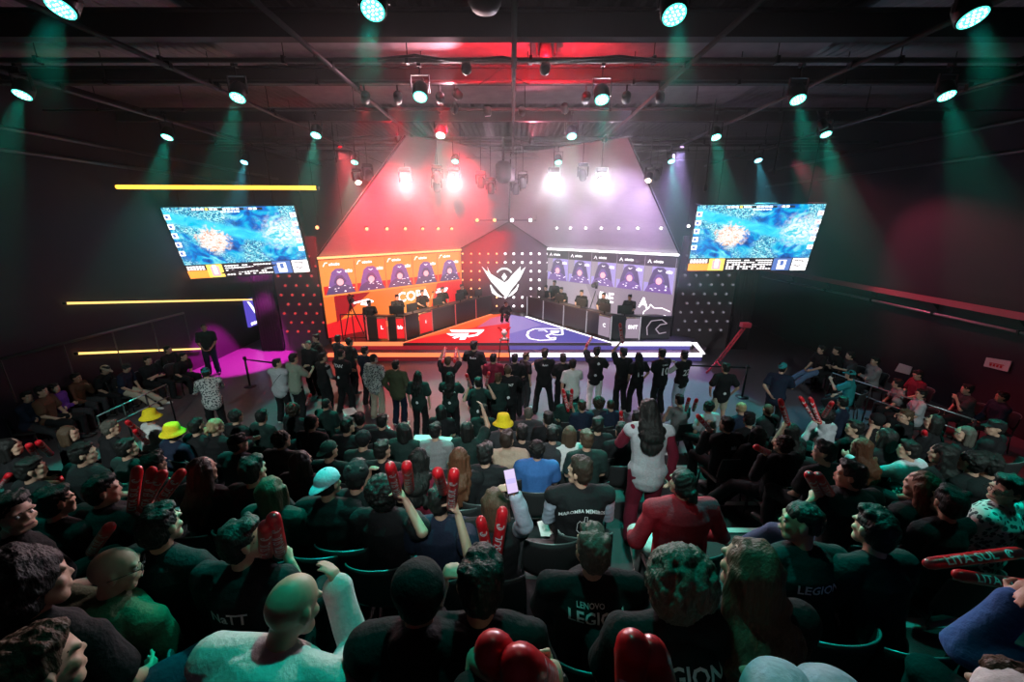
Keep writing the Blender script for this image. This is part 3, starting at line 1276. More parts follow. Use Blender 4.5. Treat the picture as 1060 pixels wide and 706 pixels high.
# right wall glowing ledge and tube
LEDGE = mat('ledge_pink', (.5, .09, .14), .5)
p0, p1 = onX(838, 289, XR - .12), onX(1060, 329, XR - .12)
zz = (p0.z + p1.z) / 2
rt = root('cable_tray', (XR - .12, 6, zz), 'wide pink-lit tray along the right wall', 'cable tray')
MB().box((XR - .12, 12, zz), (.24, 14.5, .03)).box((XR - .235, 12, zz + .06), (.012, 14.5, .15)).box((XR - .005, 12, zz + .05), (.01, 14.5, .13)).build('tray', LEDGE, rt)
for y in range(5, 19, 2):
    MB().slab([(XR, y, zz - .01), (XR, y, zz - .22), (XR - .23, y, zz - .01)], (0, .03, 0)).build('bracket', BLACKM, rt)
rt = root('handrail', (XR - .1, 6, zz - .38), 'round pale pipe below the pink tray on the right wall', 'pipe')
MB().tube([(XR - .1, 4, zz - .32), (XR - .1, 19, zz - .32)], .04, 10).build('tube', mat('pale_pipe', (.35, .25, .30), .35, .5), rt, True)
for y in range(5, 19, 2):
    MB().box((XR - .08, y, zz - .32), (.16, .05, .11)).build('clamp', BLACKM, rt)
# left wall handrail seen as dark line
rt = root('handrail', (XL + .1, 8, 2.6), 'dark handrail sloping along the left wall', 'handrail')
q0, q1 = onX(0, 372, XL + .12), onX(190, 324, XL + .12)
MB().tube([q0, q1], .035, 8).build('rail', PIPE, rt, True)
for t in (.0, .25, .5, .75, 1):
    q = q0.lerp(q1, t)
    mb = MB()
    mb.tube([q, (q.x - .1, q.y, q.z - .05)], .012, 6)
    mb.tube([q, (q.x, q.y, max(0, q.z - 1.0))], .018, 6)
    mb.build('post', PIPE, rt)

# tiers: one structure per step
Ys = [r_[0] for r_ in ROWS]
edges = []
for i, (Yc, zf) in enumerate(ROWS):
    if zf <= 0:
        continue
    fe = Yc + .46
    be = (ROWS[i - 1][0] + .46) if i > 0 else YN
    edges.append((fe, zf))
    struct(MB().box((.4, (fe + be) / 2, zf / 2), (15.2 if zf < .4 else 15.2, fe - be, zf)).build('floor_tier_%d' % (i + 1), CARPET))
    for (xa, xb, wh) in ((2.55, 3.5, 'right'), (-4.0, -3.05, 'left')):
        o = MB().box(((xa + xb) / 2, fe - .035, zf + .006), (xb - xa, .075, .012)).box(((xa + xb) / 2, fe + .003, zf - .02), (xb - xa, .006, .05)).build('step_nosing', NOSE)
        tag(o, 'pale nosing strip on the %s aisle, step %s up from the hall floor' % (wh, ['', 'eight', 'seven', 'six', 'five', 'four', 'three', 'two', 'one'][min(8, i + 1)]), 'step edge', 'step edges of the aisles')
        o['kind'] = 'thing'

# ------------------------------------------------------------------ lights helpers
def spot(name, loc, tgt, col, power, ang, blend=.4, r=.08, parent=None):
    l = bpy.data.lights.new(name, 'SPOT')
    l.color = col
    l.energy = power
    l.spot_size = math.radians(ang)
    l.spot_blend = blend
    l.shadow_soft_size = r
    o = bpy.data.objects.new(name, l)
    COL.objects.link(o)
    d = Vector(tgt) - Vector(loc)
    o.rotation_euler = d.to_track_quat('-Z', 'Y').to_euler()
    o.location = loc
    return o


TEAL = (0.0, 1.0, .72)
LENS_T = glow('teal_led_lens', (.08, .95, .72), 3.0)
LENS_TB = glow('teal_led_pearl', (.65, 1.0, .95), 6.0)
LENS_B = glow('cyan_led_lens', (.15, .8, 1.0), 4.0)
rowname = ['nearest', 'second', 'third', 'farthest']
names6 = ['far left', 'second from left', 'left of centre', 'right of centre', 'second from right', 'far right']
LAMPS = [[(63, 8), None, (386, 10), (698, 15), None, (1007, 18)],
         [(23, 98), (246, 101), (435, 100), (623, 103), (826, 103), (980, 99)],
         [(173, 142), (327, 140), (456, 140), (592, 141), (741, 142), (855, 139)],
         [(253, 168), (367, 168), (471, 167), (578, 168), (695, 167), (785, 166)]]


def par_can(p, d, label, lens, lensb, scale=1.0, top=None):
    """p: centre of the lens; d: beam direction."""
    d = Vector(d).normalized()
    rt = root('par_light', p, label, 'stage light', 'teal par cans under the ceiling')
    s = scale
    up = -d
    prof = [(.125 * s, 0), (.13 * s, .01), (.13 * s, .16 * s), (.11 * s, .22 * s), (.07 * s, .26 * s)]
    MB().lathe(prof, p, up, 24).build('housing', BLACKM, rt, True)
    mb = MB().lathe([(.112 * s, 0), (.112 * s, .004)], Vector(p) + d * .006, d, 24)
    mb.build('lens', lens, rt)
    mb = MB()
    u = d.orthogonal().normalized()
    w = d.cross(u)
    for rr, k in ((0, 1), (.042, 6), (.085, 12)):
        for j in range(k):
            a = 2 * PI * j / k
            q = Vector(p) + d * .012 + (u * math.cos(a) + w * math.sin(a)) * rr * s
            mb.lathe([(.013 * s, 0), (.008 * s, .004)], q, d, 8)
    mb.build('led_cluster', lensb, rt)
    # yoke
    c = Vector(p) + up * .11 * s
    mb = MB()
    top = c + Vector((0, 0, .30))
    for sx in (-1, 1):
        mb.box(c + Vector((sx * .15 * s, 0, .10)), (.012, .04, .26))
    mb.box(c + Vector((0, 0, .235)), (.31 * s, .04, .014))
    mb.build('yoke', BLACKM, rt)
    mb = MB().tube([c + Vector((0, 0, .24)), c + Vector((0, 0, 7.42 - c.z))], .014, 8)
    mb.box(c + Vector((0, 0, 7.42 - c.z - .02)), (.06, .10, .11))
    mb.build('clamp', BLACKM, rt)
    return rt


for ri, rowl in enumerate(LAMPS):
    for ci, pq in enumerate(rowl):
        if pq is None:
            continue
        p = onZ(pq[0], pq[1], 6.9)
        Yr = (4.7, 7.5, 10.5, 14.4)[ri]
        p = onY(pq[0], pq[1], Yr)
        p.z = max(6.7, min(7.05, p.z))
        dirn = Vector((0, -.5, -.87))
        blue = (ri == 3 and ci in (0, 5))
        par_can(p, dirn, '%s par light hanging in the %s lamp row, %s' % ('cyan' if blue else 'teal', rowname[ri], names6[ci]), LENS_B if blue else LENS_T, LENS_TB, 1.0)
        col = (.1, .75, 1.0) if blue else TEAL
        spot('teal_beam', p + dirn * .04, p + dirn, col, (TE[ri]) * (BLUEK if blue else 1), 26, .35, .06)

# ------------------------------------------------------------------ roof canopy above the stage
E1, E2, A_ = Vector((-7.2, 15, 3.68)), Vector((-2.5, 19.7, 3.68)), Vector((-.15, 19.85, 4.93))
nL = (E2 - E1).cross(A_ - E2).normalized()
F1, F2 = Vector((6.25, 15.2, 3.78)), Vector((1.75, 19.7, 3.72))
nR = (F2 - F1).cross(A_ - F2).normalized()
CANL = mat('canopy_fabric', (.42, .40, .42), .8, bump=.4, bscale=3, var=.12, stretch=(1, 1, 6))


def canopy(a, b_, apex, n, fpx, name, label):
    q1 = onP(fpx[0][0], fpx[0][1], a, n)
    # front edge: from a through q1 up to the roof height
    t = (7.3 - a.z) / (q1.z - a.z)
    q = a + (q1 - a) * t
    # ridge point
    dr = Vector((0, 0, 0))
    # solve plane at x=0, z=7.3
    y = a.y + (-(n.x * (0 - a.x) + n.z * (7.3 - a.z))) / n.y
    r_ = Vector((-.05, y, 7.3))
    rt = root(name, a, label, 'canopy')
    MB().slab([a, b_, apex, r_, q], n * (.06 if n.z > 0 else -.06)).build('fabric', CANL, rt)
    mb = MB()
    for s_, e_ in ((a, q), (b_, apex), (apex, r_)):
        mb.tube([s_, e_], .03, 6)
    mb.build('edge_frame', BLACKM, rt)
    return q, r_


qL, rL = canopy(E1, E2, A_, nL, [(374, 203)], 'stage_canopy', 'sloping red-lit canopy above the left orange screen')
qR, rR = canopy(F1, F2, A_, nR, [(677, 203)], 'stage_canopy', 'sloping lilac-lit canopy above the right grey screen')
print('canopy', qL, rL, qR, rR)
# eave light bars
ORANGE_BAR = glow('orange_light_bar', (1, .42, .16), 2.2)
WHITE_BAR = glow('white_light_bar', (1, .93, .97), 2.6)
o = MB().tube([E1 + Vector((.05, -.12, -.05)), E2 + Vector((.05, -.12, -.05))], .045, 8).build('light_bar', ORANGE_BAR)
tag(o, 'orange light bar along the eave above the left screen', 'light bar')
o = MB().tube([F1 + Vector((-.05, -.12, -.05)), F2 + Vector((-.05, -.12, -.05))], .045, 8).build('light_bar', WHITE_BAR)
tag(o, 'white light bar along the eave above the right screen', 'light bar')

# ------------------------------------------------------------------ LED walls
ZS = .55  # stage top


class Panel:
    """a flat picture on a real wall panel; s in metres along, t up."""
    def __init__(s, a, b_, z0, z1, n_hint):
        s.a = Vector((a[0], a[1], 0)); s.b = Vector((b_[0], b_[1], 0))
        s.L = (s.b - s.a).length
        s.u = (s.b - s.a).normalized()
        s.n = Vector((s.u.y, -s.u.x, 0))
        if s.n.dot(Vector(n_hint)) < 0:
            s.n = -s.n
        s.z0, s.z1 = z0, z1
        s.mb = MB()
        s.mats = []
        s.lay = 0

    def P(s, x, y, k=0):
        return s.a + s.u * x + Vector((0, 0, y)) + s.n * (.02 + k * .004)

    def mi(s, m):
        if m not in s.mats:
            s.mats.append(m)
        return s.mats.index(m)

    def poly(s, pts, m, k=1):
        vs = [s.P(x, y, k) for x, y in pts]
        nn = (vs[1] - vs[0]).cross(vs[2] - vs[0])
        if nn.dot(s.n) < 0:
            vs = vs[::-1]
        s.mb.add(vs, [tuple(range(len(vs)))], s.mi(m))

    def rect(s, x0, x1, y0, y1, m, k=1):
        s.poly([(x0, y0), (x1, y0), (x1, y1), (x0, y1)], m, k)

    def circ(s, x, y, rx, ry, m, k=1, n=16):
        s.poly([(x + rx * math.cos(2 * PI * j / n), y + ry * math.sin(2 * PI * j / n)) for j in range(n)], m, k)

    def line(s, pts, w, m, k=1):
        for (x0, y0), (x1, y1) in zip(pts[:-1], pts[1:]):
            d = Vector((x1 - x0, y1 - y0))
            if d.length < 1e-6:
                continue
            d.normalize()
            e = Vector((-d.y, d.x)) * w / 2
            f = d * w * .3
            s.poly([(x0 - f.x + e.x, y0 - f.y + e.y), (x0 - f.x - e.x, y0 - f.y - e.y), (x1 + f.x - e.x, y1 + f.y - e.y), (x1 + f.x + e.x, y1 + f.y + e.y)], m, k)

    def text(s, t, size, x, y, m, k=2):
        vs, fs = text_mesh(t, size)
        s.mb.add([s.P(x + v.x, y + v.y, k) for v in vs], fs, s.mi(m))


LE = LEDK
L_OR = glow('screen_orange', (1.0, .20, .03), .85 * LE)
L_OR2 = glow('screen_amber', (1.0, .30, .05), 1.0 * LE)
L_RD = glow('screen_red', (.95, .012, .02), .75 * LE)
L_RD2 = glow('screen_deep_red', (.7, .01, .02), .5 * LE)
L_PU = glow('screen_purple', (.20, .10, .36), .9 * LE)
L_PU2 = glow('screen_lilac', (.36, .28, .60), 1.1 * LE)
L_DK = glow('screen_dark_violet', (.10, .06, .17), .9 * LE)
L_WH = glow('screen_white', (1, .95, .98), 1.6 * LE)
L_PK = glow('screen_pink', (1.0, .45, .5), 1.2 * LE)
L_GR = glow('screen_grey', (.26, .20, .26), 1.0 * LE)
L_GR2 = glow('screen_light_grey', (.34, .27, .33), 1.0 * LE)
L_HD = glow('screen_header', (.035, .02, .03), .8 * LE)
CASE = mat('screen_casing', (.012, .012, .012), .6)
rndp = random.Random(3)


def portrait(pn, x0, x1, y0, y1, warm, sx):
    """a player's camera feed: head with headset in front of a high-backed chair."""
    w, h = x1 - x0, y1 - y0
    cx = x0 + w * (.5 + sx * .4)
    w *= 1.12
    ch, bd, fc = (L_PU, L_DK, L_PK) if warm else (L_DK, L_PU, L_PK)
    pn.poly([(cx - .36 * w, y0), (cx - .30 * w, y0 + .45 * h), (cx - .20 * w, y0 + .85 * h), (cx - .08 * w, y0 + .97 * h), (cx + .10 * w, y0 + .97 * h), (cx + .22 * w, y0 + .85 * h), (cx + .31 * w, y0 + .45 * h), (cx + .38 * w, y0)], ch, 2)
    pn.poly([(cx - .42 * w, y0), (cx - .34 * w, y0 + .22 * h), (cx - .12 * w, y0 + .38 * h), (cx + .12 * w, y0 + .38 * h), (cx + .34 * w, y0 + .22 * h), (cx + .42 * w, y0)], bd, 3)
    pn.circ(cx, y0 + .50 * h, .135 * w, .19 * h, bd, 4)
    pn.circ(cx, y0 + .45 * h, .095 * w, .13 * h, fc, 5)
    for q in (-1, 1):
        pn.circ(cx + q * .14 * w, y0 + .47 * h, .03 * w, .07 * h, bd, 6, 8)
    pn.line([(cx - .13 * w, y0 + .55 * h), (cx - .06 * w, y0 + .69 * h), (cx + .06 * w, y0 + .69 * h), (cx + .13 * w, y0 + .55 * h)], .03 * w, bd, 6)
    for k in range(9):
        a, b2 = cx + rndp.uniform(-.34, .34) * w, y0 + rndp.uniform(.04, .33) * h
        pn.rect(a, a + .05 * w, b2, b2 + .022 * h, L_WH, 7)
    pn.line([(cx - .05 * w, y0 + .86 * h), (cx, y0 + .82 * h), (cx + .06 * w, y0 + .86 * h)], .02 * w, L_WH, 7)


def glyphs(pn, x, y, w, h, m, k=3, n=5):
    for j in range(n):
        pn.rect(x + w * j / n, x + w * (j + .72) / n, y, y + h * (1 if j % 2 else .8), m, k)


# left LED wall
pl = Panel(E1[:2], E2[:2], ZS, 3.55, (1, -1, 0))
L_ = pl.L
pl.rect(0, L_, ZS, 3.55, L_OR, 0)
pl.rect(0, L_, 2.15, 3.52, L_OR2, 1)
pl.poly([(0, ZS), (0, 1.1), (1.7, 1.35), (2.3, ZS)], L_RD, 1)
pl.poly([(.4, 2.15), (.4, 1.1), (1.9, 2.15)], L_RD2, 1)
pl.poly([(2.6, ZS), (3.4, 2.1), (4.6, 2.1), (3.9, ZS)], L_OR2, 1)
pl.poly([(4.6, ZS), (5.2, 2.15), (L_, 2.3), (L_, ZS)], L_RD, 1)
for i in range(5):
    x0 = .06 + i * (L_ - .1) / 5
    x1 = x0 + (L_ - .1) / 5 - .06
    pl.rect(x0, x1, 2.22, 3.22, L_OR2, 1)
    pl.rect(x0, x1, 2.22, 2.55, L_RD, 1.5)
    portrait(pl, x0, x1, 2.22, 3.22, True, (.04, -.02, -.03, .0, .02)[i])
    pl.line([(x1 + .03, 2.2), (x1 + .03, 3.5)], .02, L_RD, 2)
    glyphs(pl, x0 + .30, 3.32, .42, .09, L_WH)
    pl.line([(x0 + .08, 3.30), (x0 + .16, 3.43), (x0 + .24, 3.43)], .03, L_WH, 3)
    glyphs(pl, x1 - .36, 3.02, .30, .12, L_WH, 2, 3)
pl.text('COPA', .60, 3.9, 1.72, L_WH, 3)
pl.line([(1.15, 1.78), (1.75, 1.84), (1.95, 1.74), (1.45, 1.70), (1.75, 1.62)], .07, L_WH, 3)
pl.line([(5.2, 1.86), (5.75, 1.86), (5.65, 1.74), (5.1, 1.74)], .07, L_WH, 3)
rt = root('led_wall', E1 * 1, 'orange and red screen wall showing five player camera feeds', 'screen')
RM[rt] = Matrix.Translation(E1)
pl.mb.build('picture', pl.mats, rt)
aa, bb_ = pl.a, pl.b
MB().slab([pl.P(-.05, ZS - .05, -6), pl.P(L_ + .05, ZS - .05, -6), pl.P(L_ + .05, 3.66, -6), pl.P(-.05, 3.66, -6)], -pl.n * .12).build('casing', CASE, rt)
mb = MB()
mb.slab([pl.P(0, 3.55, -4), pl.P(L_, 3.55, -4), pl.P(L_, 3.66, -4), pl.P(0, 3.66, -4)], pl.n * .05)
mb.build('top_rail', mat('brown_rail', (.16, .05, .03), .5), rt)
# right LED wall
pr = Panel(F2[:2], F1[:2], ZS, 3.6, (-1, -1, 0))
R_ = pr.L
pr.rect(0, R_, ZS, 3.62, L_GR, 0)
pr.poly([(0, ZS), (0, 2.2), (2.3, 2.2), (3.2, ZS)], L_GR2, 1)
pr.rect(0, R_, 3.24, 3.62, L_HD, 1)
for i in range(5):
    x0 = .04 + i * (R_ - .06) / 5
    x1 = x0 + (R_ - .06) / 5 - .05
    pr.rect(x0, x1, 2.22, 3.24, L_PU2, 1)
    pr.rect(x0 + .0, x0 + .25 * (x1 - x0), 2.6, 3.24, L_GR2, 1.5)
    portrait(pr, x0, x1, 2.22, 3.24, False, (.0, .05, -.02, .02, .04)[i])
    glyphs(pr, x0 + .34, 3.38, .40, .09, L_WH)
    pr.line([(x0 + .10, 3.36), (x0 + .17, 3.48), (x0 + .24, 3.36)], .03, L_WH, 3)
    pr.line([(x1 + .02, 2.2), (x1 + .02, 3.6)], .02, L_GR2, 2)
    glyphs(pr, x1 - .34, 3.0, .28, .12, L_WH, 2, 3)
pr.text('DE', .60, 3.4, 1.72, L_WH, 3)
pr.text('A', .60, 5.15, 1.72, L_WH, 3)
cat = [(5.32, .80), (5.16, 1.05), (5.20, 1.38), (5.40, 1.56), (5.46, 1.72), (5.62, 1.60), (5.95, 1.64), (6.28, 1.55)]
pr.line(cat, .035, L_WH, 3)
pr.circ(6.1, 1.30, .11, .08, L_WH, 3)
pr.line([(5.72, .95), (5.90, 1.08), (6.15, 1.05), (6.22, .85), (5.98, .76), (5.72, .95)], .03, L_WH, 3)
rt = root('led_wall', F2 * 1, 'grey and lilac screen wall showing five player camera feeds', 'screen')
pr.mb.build('picture', pr.mats, rt)
MB().slab([pr.P(-.05, ZS - .05, -6), pr.P(R_ + .05, ZS - .05, -6), pr.P(R_ + .05, 3.72, -6), pr.P(-.05, 3.72, -6)], -pr.n * .12).build('casing', CASE, rt)

# centre wall with bulbs, side walls with bulbs
DOTW = mat('bulb_wall_board', (.10, .075, .085), .6)
cw = Panel((-2.5, 19.78), (1.75, 19.78), ZS, 3.7, (0, -1, 0))
o = MB().slab([(-2.6, 19.95, .0), (1.85, 19.95, 0), (1.85, 19.95, 3.72), (-.15, 19.95, 5.0), (-2.6, 19.95, 3.68)], (0, .12, 0)).build('wall_stage_centre', DOTW)
struct(o)
BULB_O = glow('bulb_orange', (1.0, .40, .16), 3.2)
BULB_W = glow('bulb_white', (1.0, .90, .95), 5.0)
BULB_D = glow('bulb_dim_red', (.8, .05, .05), .8)
BULB_G = glow('bulb_dim_white', (.5, .45, .55), .35)
BASEM = mat('bulb_socket', (.05, .04, .04), .5)
BULBPROT = {}


def bulb(p, n, m, label, grp, r=.055):
    key = (m.name, tuple(round(x, 3) for x in n), r)
    if key not in BULBPROT:
        v1 = MB().lathe([(r * 1.35, 0), (r * 1.35, .02), (r * .9, .035)], (0, 0, 0), n, 12)
        v2 = MB().ball(Vector(n) * .06, r, 10)
        a = bpy.data.meshes.new('socket'); a.from_pydata(v1.v, [], v1.f); a.materials.append(BASEM)
        b2 = bpy.data.meshes.new('globe'); b2.from_pydata(v2.v, [], v2.f); b2.materials.append(m); b2.shade_smooth()
        BULBPROT[key] = (a, b2)
    r_ = root('wall_bulb', p, label, 'light bulb', grp)
    for nm, me in zip(('socket', 'globe'), BULBPROT[key]):
        o = bpy.data.objects.new(nm, me); o.parent = r_; COL.objects.link(o)


ords = ['first', 'second', 'third', 'fourth', 'fifth', 'sixth', 'seventh', 'eighth', 'ninth', 'tenth', 'eleventh', 'twelfth', 'thirteenth']
for i in range(11):
    for j in range(7):
        px = 479 + i * 8.8
        py = 262.6 + j * 9
        if 2 < i < 8 and 2 <= j < 5 and not (i in (3, 7) and j == 2):
            continue
        p = onY(px, py, 19.93)
        if p.z < .7:
            continue
        bulb(p, (0, -1, 0), BULB_O if i < 5 else BULB_W, '%s bulb on the centre stage wall, %s row from top, %s from left' % ('orange' if i < 5 else 'white', ords[j], ords[i]), 'bulbs of the centre stage wall', .045 if i < 5 else .055)
# winged emblem standing off the wall
ex, ez = onY(522, 292, 19.5).x, onY(522, 292, 19.5).z
S_ = 20.6 / FPX
em = MB()


def ep(pts, off=.08):
    em.slab([(ex + (x - 495) / 9.41 * S_, 19.5, ez - (y - 400) / 9.41 * S_) for x, y in pts], (0, off, 0))


ep([(290, 258), (335, 305), (495, 405), (518, 420), (515, 545), (470, 500), (370, 390)])
ep([(340, 262), (372, 330), (470, 392), (400, 375), (350, 300)])
ep([(690, 262), (648, 300), (500, 405), (516, 545), (560, 470), (640, 370)])
ep([(645, 258), (560, 345), (520, 400), (600, 372), (640, 310)])
ep([(495, 318), (518, 352), (495, 390), (472, 352)])
arc1 = [(495 + 82 * math.cos(a), 352 - 82 * math.sin(a)) for a in [PI * (.17 + .66 * k / 10) for k in range(11)]]
arc1 += [(495 + 70 * math.cos(a), 352 - 68 * math.sin(a)) for a in [PI * (.83 - .66 * k / 10) for k in range(11)]]
ep(arc1)
ep([(362, 430), (380, 500), (430, 535), (480, 545), (430, 510), (392, 465), (370, 425)])
ep([(630, 425), (612, 480), (570, 520), (530, 540), (560, 500), (600, 460), (622, 420)])
o = em.build('wing_emblem', glow('white_sign_face', (1, 1, 1), 1.6))
tag(o, 'white winged emblem mounted in front of the bulb wall', 'emblem')

# side bulb walls
for sx, (xa, xb, Y), wall in ((-1, (-9.0, -7.25, 15.1), 'left'), (1, (6.4, 8.6, 15.3), 'right')):
    struct(MB().box(((xa + xb) / 2, Y + .06, 2.2), (abs(xb - xa), .12, 4.4)).build('wall_stage_' + wall, DOTW))
    for i in range(5):
        for j in range(9):
            x = xa + .2 + i * .42 + (.21 if j % 2 else 0)
            z = .8 + j * .36
            if x > xb - .08 or x < xa + .08:
                continue
            bulb((x, Y, z), (0, -1, 0), BULB_D if sx < 0 else BULB_G, 'dim %s bulb on the %s side board, %s row up, %s across' % ('red' if sx < 0 else 'white', wall, ords[j], ords[i]), 'bulbs of the %s side board' % wall, .05)
# tall dark drapes beside the side boards
for nm, xa, xb, Y in (('left', -9.9, -9.05, 15.0), ('right', 8.65, 9.4, 15.2)):
    mb = MB()
    n = 40
    for z in (0.02, 4.4):
        for i in range(n + 1):
            x = xa + (xb - xa) * i / n
            mb.v.append((x, Y + .05 * math.sin(i * 1.3), z))
    for z in (4.4, 0.02):
        for i in range(n + 1):
            x = xa + (xb - xa) * i / n
            mb.v.append((x, Y + .02 + .05 * math.sin(i * 1.3), z))
    m_ = n + 1
    for r4 in range(4):
        for i in range(n):
            a0 = r4 * m_ + i
            b0 = ((r4 + 1) % 4) * m_ + i
            mb.f.append((a0, a0 + 1, b0 + 1, b0)); mb.m.append(0)
    o = mb.build('stage_drape', mat('black_drape', (.02, .015, .02), .9), None, True)
    tag(o, 'tall black drape hanging %s of the stage' % nm, 'curtain')

# rows of bulbs on the canopies
for k, px in enumerate((329, 355, 379, 400, 419, 437, 453, 467)):
    p = onP(px, 235.5, E1, nL)
    if k < 2:
        p = onY(px, 235.5, 14.9 + k * .3)
        o = MB().tube([p + Vector((0, .03, 0)), (p.x, p.y + .03, 7.4)], .008, 6).build('drop_wire', BLACKM)
        tag(o, 'thin wire holding the orange bulb, %s from the left end' % ords[k], 'wire')
    nn = -nL if nL.z > 0 else nL
    bulb(p, tuple(nn) if k > 1 else (0, -1, 0), BULB_O, 'orange bulb in the row on the red canopy, %s from left' % ords[k], 'bulbs on the canopies', .06)
for k, px in enumerate((577, 591, 607, 623, 641, 661, 685, 712)):
    p = onP(px, 235, F1, nR)
    nn = -nR if nR.z > 0 else nR
    if k == 7:
        p = onY(px, 234, 14.9)
        nn = Vector((0, -1, 0))
        o = MB().tube([p + Vector((0, .03, 0)), (p.x, p.y + .03, 7.4)], .008, 6).build('drop_wire', BLACKM)
        tag(o, 'thin wire holding the white bulb at the right end', 'wire')
    bulb(p, tuple(nn), BULB_W, 'white bulb in the row on the lilac canopy, %s from left' % ords[k], 'bulbs on the canopies', .05)
for k, px in enumerate((494, 512, 530, 549)):
    p = onY(px, 228, 18.2)
    bulb(p, (0, -1, 0), BULB_O if k < 2 else BULB_W, '%s bulb near the canopy ridge, %s from left' % ('orange' if k < 2 else 'white', ords[k]), 'bulbs near the ridge', .075)
p0_, p1_ = onY(488, 228, 18.25), onY(555, 228, 18.25)
o = MB().tube([p0_, p1_], .02, 6).tube([p0_, (p0_.x, p0_.y, 6.4)], .01, 6).tube([p1_, (p1_.x, p1_.y, 6.4)], .01, 6).build('bulb_bar', BLACKM)
tag(o, 'thin black bar carrying four bulbs under the ridge', 'light bar')

# ------------------------------------------------------------------ stage
ST = mat('stage_deck', (.05, .045, .05), .3)
SKIRT_R = mat('stage_skirt', (.16, .11, .12), .4)
XA, XB = -6.75, 6.95
rt = root('stage_platform', (0, 13.8, 0), 'two-step stage platform with glowing front edges', 'stage')
MB().slab([(XA, 13.8, 0), (XB, 13.8, 0), (XB + .55, 14.6, 0), (XB + .55, 19.6, 0), (XA - .5, 19.6, 0), (XA - .5, 14.6, 0)], (0, 0, .28)).build('lower_step', SKIRT_R, rt)
MB().slab([(XA, 14.3, .281), (XB - .2, 14.3, .281), (XB + .2, 14.9, .281), (2.0, 19.75, .281), (-2.6, 19.75, .281), (XA - .35, 15.0, .281)], (0, 0, ZS - .281)).build('upper_step', ST, rt)
STR_O = glow('edge_light_orange', (1.0, .20, .07), 1.6)
STR_W = glow('edge_light_white', (.95, .92, 1.0), 2.4)
mid = -.1


def strip_(y, z, xa, xb, m):
    return MB().box(((xa + xb) / 2, y - .012, z - .05), (xb - xa, .022, .11), bev=.004).box(((xa + xb) / 2, y + .05, z + .006), (xb - xa, .13, .012)).build('edge_light', m, rt)


RIS_R = glow('riser_red', (.55, .012, .03), .55)  # added self-glow stands in for strip light falling on the step faces
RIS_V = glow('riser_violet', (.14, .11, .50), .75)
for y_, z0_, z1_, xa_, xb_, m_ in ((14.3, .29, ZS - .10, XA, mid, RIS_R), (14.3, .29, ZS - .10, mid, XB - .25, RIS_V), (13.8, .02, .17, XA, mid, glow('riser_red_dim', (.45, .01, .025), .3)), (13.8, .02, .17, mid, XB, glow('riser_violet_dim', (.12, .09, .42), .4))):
    MB().box(((xa_ + xb_) / 2, y_ - .006, (z0_ + z1_) / 2), (xb_ - xa_, .012, z1_ - z0_)).build('riser_glow_face', m_, rt)
strip_(13.8, .28, XA, mid, STR_O)
strip_(13.8, .28, mid, XB, STR_W)
strip_(14.3, ZS, XA, -4.1, STR_O)
strip_(14.3, ZS, 3.75, XB - .2, STR_W)
MB().slab([(-4.1, 14.36, ZS + .002), (-4.1, 14.24, ZS + .002), (-.95, 19.1, ZS + .002), (-1.05, 19.2, ZS + .002)], (0, 0, .012)).build('edge_light', STR_O, rt)
MB().slab([(3.75, 14.36, ZS + .002), (3.75, 14.24, ZS + .002), (.62, 18.6, ZS + .002), (.72, 18.7, ZS + .002)], (0, 0, .012)).build('edge_light', STR_W, rt)
MB().slab([(XB, 13.78, .281), (XB + .1, 13.78, .281), (XB + .0, 14.34, ZS), (XB - .2, 14.34, ZS)], (0, 0, .02)).build('edge_light', STR_W, rt)
# LED floor
fl = MB()
fm = []


def fpoly(pts, m, z=0.0):
    if m not in fm:
        fm.append(m)
    vs = [Vector((x, y, ZS + .004 + z)) for x, y in pts]
    if (vs[1] - vs[0]).cross(vs[2] - vs[0]).z < 0:
        vs = vs[::-1]
    fl.add(vs, [tuple(range(len(vs)))], fm.index(m))


G_R = glow('floor_red', (.95, .015, .02), .75 * LE)
G_O = glow('floor_orange', (1.0, .13, .03), .8 * LE)
G_P = glow('floor_lilac', (.34, .25, .60), .8 * LE)
G_V = glow('floor_violet', (.20, .15, .52), .8 * LE)
G_B = glow('floor_blue', (.10, .09, .42), .8 * LE)
G_K = glow('floor_pink', (.7, .12, .25), .8 * LE)
G_W = glow('floor_white', (1, .96, 1), 1.5 * LE)
fpoly([(-4.0, 14.32), (mid, 14.32), (mid, 19.2), (-.95, 19.1)], G_R)
fpoly([(-3.7, 14.8), (-1.6, 16.6), (-.5, 19.2), (-.95, 19.1)], G_O, .001)
fpoly([(-1.5, 16.6), (mid, 17.4), (mid, 19.1), (-1.0, 18.4)], G_K, .001)
fpoly([(mid, 14.32), (3.65, 14.32), (.6, 18.6), (mid, 19.1)], G_V)
fpoly([(mid, 15.6), (mid, 19.0), (.5, 18.6), (1.3, 17.0)], G_P, .001)
fpoly([(1.6, 14.4), (3.5, 14.4), (2.0, 16.5)], G_B, .001)


def fpx(pts, m, z=.003):
    """picture on the led floor, taken from the plan of the stage."""
    q = [onZ(440 + x / 5.889, 310 + y / 5.889, ZS) for x, y in pts]
    fpoly([(p.x, p.y) for p in q], m, z)


def fline(pts, w, m):
    q = [onZ(440 + x / 5.889, 310 + y / 5.889, ZS) for x, y in pts]
    for a, b2 in zip(q[:-1], q[1:]):
        d = (b2 - a).normalized()
        e = Vector((-d.y, d.x, 0)) * w / 2
        fpoly([(a + e)[:2], (a - e)[:2], (b2 - e)[:2], (b2 + e)[:2]], m, .003)


